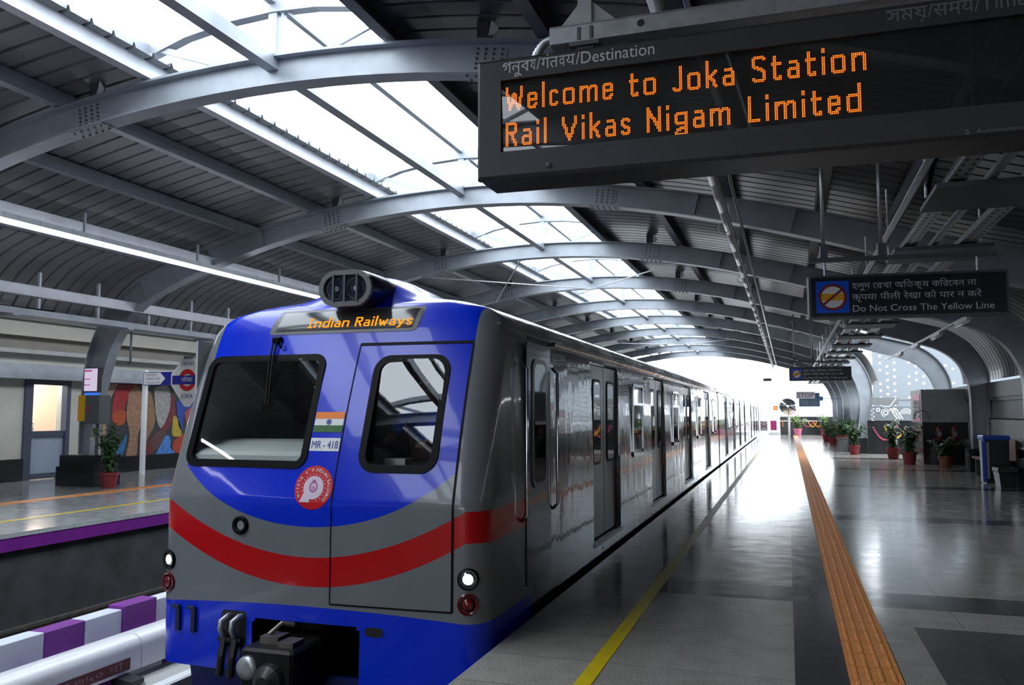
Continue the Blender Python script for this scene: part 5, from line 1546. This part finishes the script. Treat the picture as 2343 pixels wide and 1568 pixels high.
pp = plant(2.15, 37.3, 1.6, 'spreading green palm rising from the grey octagonal planter', 'potted plants', 'palm', seed=20, h=.75, foot=.2)

# ------------------------------------------------------------------ right-hand side furniture
struct(MB().cbox(2.55, 3.25, 35.75, 37.3, 0, .62, .015).build('pillar_plinth', 'granite_black'), 'black plinth of the distant column beside the side opening')
for k in (7, 8, 9, 10):
    yc = 3.5 + 5.6 * k
    struct(MB().box(2.62, 3.2, yc - .4, yc + .4, 0, .62).build('pillar_plinth', 'granite_black'))
for k in (0, 1, 2, 3, 4, 5):
    yc = 3.5 + 5.6 * k
    struct(MB().box(4.68, 5.25, yc - .35, yc + .35, 0, .62).build('pillar_plinth', 'granite_black'))
t = thing('stair_booth', 'grey box-like booth on a black granite base at right', 'booth', (4.7, 29.9, 0))
MB().box(3.98, 5.9, 28.8, 31.1, 0, 1.31).build('granite_base', 'granite_black', t)
MB().box(3.97, 5.9, 28.78, 31.1, 1.31, 2.33).build('upper_box', 'panel_white', t)
o = MB().box(3.955, 3.97, 29.0, 30.6, 1.31, 2.2).build('side_window', 'pink', t)
MB().box(3.945, 3.956, 29.15, 29.7, 1.4, 2.0).box(3.945, 3.956, 29.85, 30.4, 1.4, 2.0).build('pane', M_WIN, o)
rg = MB(); rg.tube([(3.95 + .22 * math.cos(a), 28.7, 1.42 + .25 * math.sin(a)) for a in [PI * k / 14 for k in range(15)]], .015, 6)
rg.build('wire_hoop', 'steel_dark', t)
for i, x in enumerate((4.42, 4.84)):
    e = thing('fire_extinguisher', '%s dark red fire extinguisher hung on the black booth base' % ('left-hand' if i == 0 else 'right-hand'), 'fire extinguisher', (x, 28.7, .75), 'fire extinguishers')
    MB().lathe([(.02, .0), (.085, .02), (.09, .08), (.09, .40), (.06, .47), (.03, .5)], (x, 28.68, .72), 16).build('cylinder', 'ext_red', e, True)
    MB().box(x - .02, x + .08, 28.66, 28.70, 1.22, 1.27).tube([(x, 28.66, 1.24), (x - .09, 28.62, 1.15), (x - .10, 28.62, .9)], .012, 6).build('valve_hose', 'black', e)
    MB().box(x - .06, x + .06, 28.585, 28.59, .88, 1.02).build('paper_label', 'panel_grey', e)
# patterned panel and box panel on the cross wall
t = thing('pattern_panel', 'pale panel with white folk motifs above the black cross wall', 'panel', (3.8, 35.5, 1.3))
MB().box(2.98, 4.75, 35.46, 35.56, 1.31, 1.86).build('board', 'screen_panel', t)
mo = MB()
def ann(x, z, r0, r1, a0=0, a1=2 * PI, n=24):
    mo.loft([[(x + r * math.cos(a0 + (a1 - a0) * k / n), 35.455, z + r * math.sin(a0 + (a1 - a0) * k / n)) for k in range(n + 1)] for r in (r0, r1)], False, False)
ann(3.62, 1.60, .06, .10); ann(3.62, 1.60, .14, .17, .4, 4.4); ann(4.35, 1.55, .05, .08, 0, PI); ann(4.35, 1.55, .12, .15, 0, PI); ann(4.35, 1.55, .19, .22, 0, PI)
for x in (3.35, 3.9, 4.65): ann(x, 1.72, .04, .08)
for x0_, zz in ((3.75, 1.78), (3.85, 1.78), (3.95, 1.78)): mo.quad((x0_, 35.455, zz), (x0_ + .05, 35.455, zz), (x0_ + .3, 35.455, 1.36), (x0_ + .25, 35.455, 1.36))
for k in range(6): ann(3.12 + .07 * (k % 2), 1.38 + .075 * k, .012, .03, 0, 2 * PI, 10)
mo.build('folk_motif', 'motif', t)
tag(MB().box(3.1, 4.1, 35.5, 35.7, 1.90, 2.20).build('upper_panel', 'panel_grey'), 'plain grey panel above the patterned panel', 'panel')
tag(MB().bar((3.5, 35.42, 1.83), (3.75, 35.42, 1.83), .03, .03).bar((3.75, 35.42, 1.83), (4.0, 35.42, 2.15), .03, .03).build('white_handrail', 'white'), 'white cranked handrail in front of the grey panel', 'handrail')
# perforated facade outside
t = thing('perforated_facade', 'pale perforated facade with rows of bright dots, outside the side opening', 'facade', (7, 47, 0))
MB().box(4.25, 11.5, 47.0, 47.2, -6, 9).build('panel_sheet', 'screen_panel', t)
hl = MB(); rnd = random.Random(4)
for r in range(12):
    for c in range(14):
        if c % 4 == 3 or rnd.random() < .12: continue
        x = 4.6 + c * .34; z = 1.3 + r * .36 + (.18 if c % 2 else 0)
        hl.poly([(x + .066 * math.cos(2 * PI * k / 12), 46.99, z + .066 * math.sin(2 * PI * k / 12)) for k in range(12)])
o = hl.build('punched_holes', 'motif', t); o['kind'] = 'stuff'
MB().box(4.25, 11.5, 46.93, 46.98, 2.28, 2.34).build('joint_rail', 'panel_grey', t)
# garland on cross wall
def garland(name, label, p0, p1, sag, m, group, n=26):
    mb = MB()
    for k in range(n + 1):
        q = k / n; p = Vector(p0).lerp(Vector(p1), q); p.z -= sag * 4 * q * (1 - q)
        mb.lathe([(.005, -.035), (.032, -.015), (.036, .01), (.005, .035)], tuple(p), 7)
    tag(mb.build(name, m), label, 'garland', group)
garland('flower_garland', 'pink flower garland on the black cross wall', (3.15, 35.42, 1.02), (4.0, 35.42, 1.08), .5, 'garland_pink', 'garlands', 20)
garland('flower_garland', 'yellow flower garland on the black cross wall', (3.55, 35.33, 1.05), (4.3, 35.33, 1.05), .42, 'garland_yellow', 'garlands', 20)
# bins
def bin_(x, y, label, stripes, w=.52, h=1.08):
    t = thing('waste_bin', label, 'bin', (x, y, 0), 'waste bins')
    b = MB(); b.loft([[(x + .03, y + .03, 0), (x + w - .03, y + .03, 0), (x + w - .03, y + .5, 0), (x + .03, y + .5, 0)], [(x, y, h - .1), (x + w, y, h - .1), (x + w, y + .55, h - .1), (x, y + .55, h - .1)]], True, True)
    b.build('body', 'black', t)
    MB().cbox(x - .02, x + w + .02, y - .03, y + .58, h - .1, h, .02).build('lid', 'bin_blue' if stripes else 'black', t)
    if stripes:
        s = MB(); s.box(x - .06, x + .01, y - .015, y + .12, .02, h - .12).build('white_trim', 'motif', t)
        MB().box(x - .04, x + .035, y - .03, y - .012, .02, h - .12).build('blue_trim', 'bin_blue', t)
        MB().box(x + .05, x + .10, y - .012, y - .002, .1, h - .15).build('pale_edge', 'panel_white', t)
    return t
bin_(4.24, 21.6, 'black bin with blue and white left edge near the side wall', True)
bin_(4.62, 19.3, 'plain black bin at the right picture edge', False, .6, 1.1)
bin_(4.25, 20.3, 'low black tub in front of the blue-edged bin', False, .34, .42)
t = thing('bench', 'brown wooden bench against the black side wall', 'bench', (4.8, 23.6, 0))
MB().box(4.55, 5.1, 22.5, 24.7, .42, .47).box(5.08, 5.14, 22.5, 24.7, .42, .95).build('seat', 'wood', t)
for y in (22.7, 24.5): MB().box(4.6, 5.1, y - .03, y + .03, 0, .42).build('leg', 'steel_dark', t)
# loudspeaker on the side wall
t = thing('wall_loudspeaker', 'small dark box loudspeaker on the gutter panel of the side wall', 'loudspeaker', (5.1, 19.5, 2.2))
MB().cbox(4.85, 5.15, 19.3, 19.75, 2.1, 2.42, .02).build('box', 'black', t)
MB().lathe([(.1, 0), (.09, -.01)], (5.0, 19.3, 2.26), 16, 'y').build('grille', 'steel_dark', t)

# ------------------------------------------------------------------ far end of the platform
t = thing('stop_sign', 'small white board reading STOP at the far platform end', 'sign', (.9, 47.5, 2.4))
MB().box(.44, 1.40, 47.5, 47.53, 2.36, 2.74).build('board', 'motif', t)
MB().box(.8, 1.0, 47.53, 47.61, 2.38, 2.42).build('fixing', 'steel_dark', t)
text_mb('STOP', .33, .84, .02).map(lambda x, y, z: (x + .50, 47.495, z + 2.43)).build('stop_lettering', 'text_red', t)
t = thing('monitor_cluster', 'blue-grey monitor housing hung behind the STOP board', 'monitor', (1.2, 47.7, 2.2))
MB().cbox(.58, 1.65, 47.6, 48.1, 1.93, 2.42, .03).cbox(1.35, 1.64, 47.6, 48.0, 2.42, 2.68, .03).cbox(1.6, 1.82, 47.65, 48.0, 2.25, 2.48, .03).build('housing', 'monitor_blue', t)
MB().quad((.66, 47.595, 1.98), (1.08, 47.595, 1.98), (1.08, 47.595, 2.34), (.66, 47.595, 2.34)).quad((1.12, 47.595, 1.98), (1.58, 47.595, 1.98), (1.58, 47.595, 2.34), (1.12, 47.595, 2.34)).build('screen', mat('monitor_face', (.05, .10, .18), .15), t)
MB().tube([(1.8, 47.9, 2.36), (2.75, 48.2, 2.36)], .02, 6).build('arm', 'monitor_blue', t)
t = thing('convex_mirror', 'big round convex mirror on white post before the end wall', 'mirror', (.02, 62, 0))
MB().tube([(.05, 62.1, 0), (.05, 62.1, 2.1)], .07, 10).build('post', 'white', t)
mr = MB(); mr.lathe([(.60 * math.sin(a), -.16 * math.cos(a)) for a in [PI / 2 * k / 8 for k in range(1, 9)]], (.02, 61.95, 2.1), 36, 'y', True)
mr.build('mirror_dome', 'mirror', t, True)
MB().lathe([(.59, 0), (.63, 0), (.63, .06), (.59, .06)], (.02, 61.94, 2.1), 36, 'y', False).build('rim', 'motif', t)
t = thing('barrier_gate', 'white railing gate with grey danger board of crossed bones, nearest the train', 'gate', (-1.9, 64, 0), 'end barriers')
fr = MB()
for x in (-1.96, -1.42): fr.tube([(x, 64, 0), (x, 64, 1.32)], .025, 6)
for z in (1.3, 1.05, .2): fr.tube([(-1.96, 64, z), (-1.42, 64, z)], .018, 6)
fr.build('frame', 'white', t)
o = MB().box(-1.94, -1.45, 63.96, 63.98, .28, 1.0).build('danger_board', 'panel_white', t)
cr = MB()
for s in (-1, 1):
    cr.bar((-1.69 - .18, 63.95, .62 - s * .10), (-1.69 + .18, 63.95, .62 + s * .10), .01, .05)
    for e in (-1, 1): cr.disc((-1.69 + e * .19, 63.945, .62 + e * s * .11), .045, 8)
ex_ = MB(); 
cr.loft([[(-1.69 + r * math.cos(PI + PI * k / 12), 63.945, .98 + .6 * r * math.sin(PI + PI * k / 12)) for k in range(13)] for r in (.22, .18)], False)
cr.build('crossed_bones', 'text_red', o)
t = thing('barrier_gate', 'white railing gate with maroon board, next to the end wall', 'gate', (-1.0, 64, 0), 'end barriers')
fr = MB()
for x in (-1.35, -.62): fr.tube([(x, 64, 0), (x, 64, 1.32)], .025, 6)
for z in (1.3, 1.05, .2): fr.tube([(-1.35, 64, z), (-.62, 64, z)], .018, 6)
fr.box(-1.35, -.62, 63.98, 64.02, 0, .18)
fr.build('frame', 'white', t)
MB().box(-1.25, -.80, 63.95, 63.97, .32, 1.03).build('notice_board', 'board_maroon', t)
t = thing('signal_marker', 'tiny red and yellow square marker beyond the gates', 'signal', (-1.0, 66, 1.9))
MB().box(-1.03, -.71, 66, 66.05, 1.80, 2.12).build('plate', 'red', t)
MB().box(-.95, -.79, 65.99, 66.0, 1.88, 2.04).build('yellow_square', 'garland_yellow', t)
MB().tube([(-.87, 66.03, -.5), (-.87, 66.03, 1.8)], .02, 6).build('post', 'white', t)
tag(MB().box(-1.55, -1.01, 59.45, 59.55, 3.75, 3.96).tube([(-1.28, 59.5, 3.96), (-1.28, 59.5, 5.0)], .012, 6).build('overhead_box', 'panel_grey'), 'small pale grey box hung from the last roof rib against the sky', 'box')
tag(MB().box(.12, .74, 64.1, 64.15, 1.33, 2.1).build('pink_board', mat('pale_pink_board', (.80, .50, .62), .5)), 'pale pink board above the end wall behind the mirror', 'board')
tag(MB().box(-.56, 2.6, 63.90, 63.95, .98, 1.04).build('white_rail', 'white'), 'white rail across the front of the end wall', 'rail')
for i, (x0_, x1_, m, lab) in enumerate(((.95, 1.75, 'garland_pink', 'pink garland looped on the end wall'), (1.35, 1.95, 'garland_yellow', 'yellow garland looped on the end wall'), (1.7, 2.4, 'garland_orange', 'orange garland looped at the right of the end wall'))):
    garland('flower_garland', lab, (x0_, 63.86 - .075 * i, 1.0), (x1_, 63.86 - .075 * i, 1.0), .40, m, 'garlands', 22)
garland('flower_garland', 'short red-orange garland hanging straight at the left of the end wall', (-.40, 63.88, 1.0), (-.38, 63.88, .62), 0, 'garland_orange', 'garlands', 9)
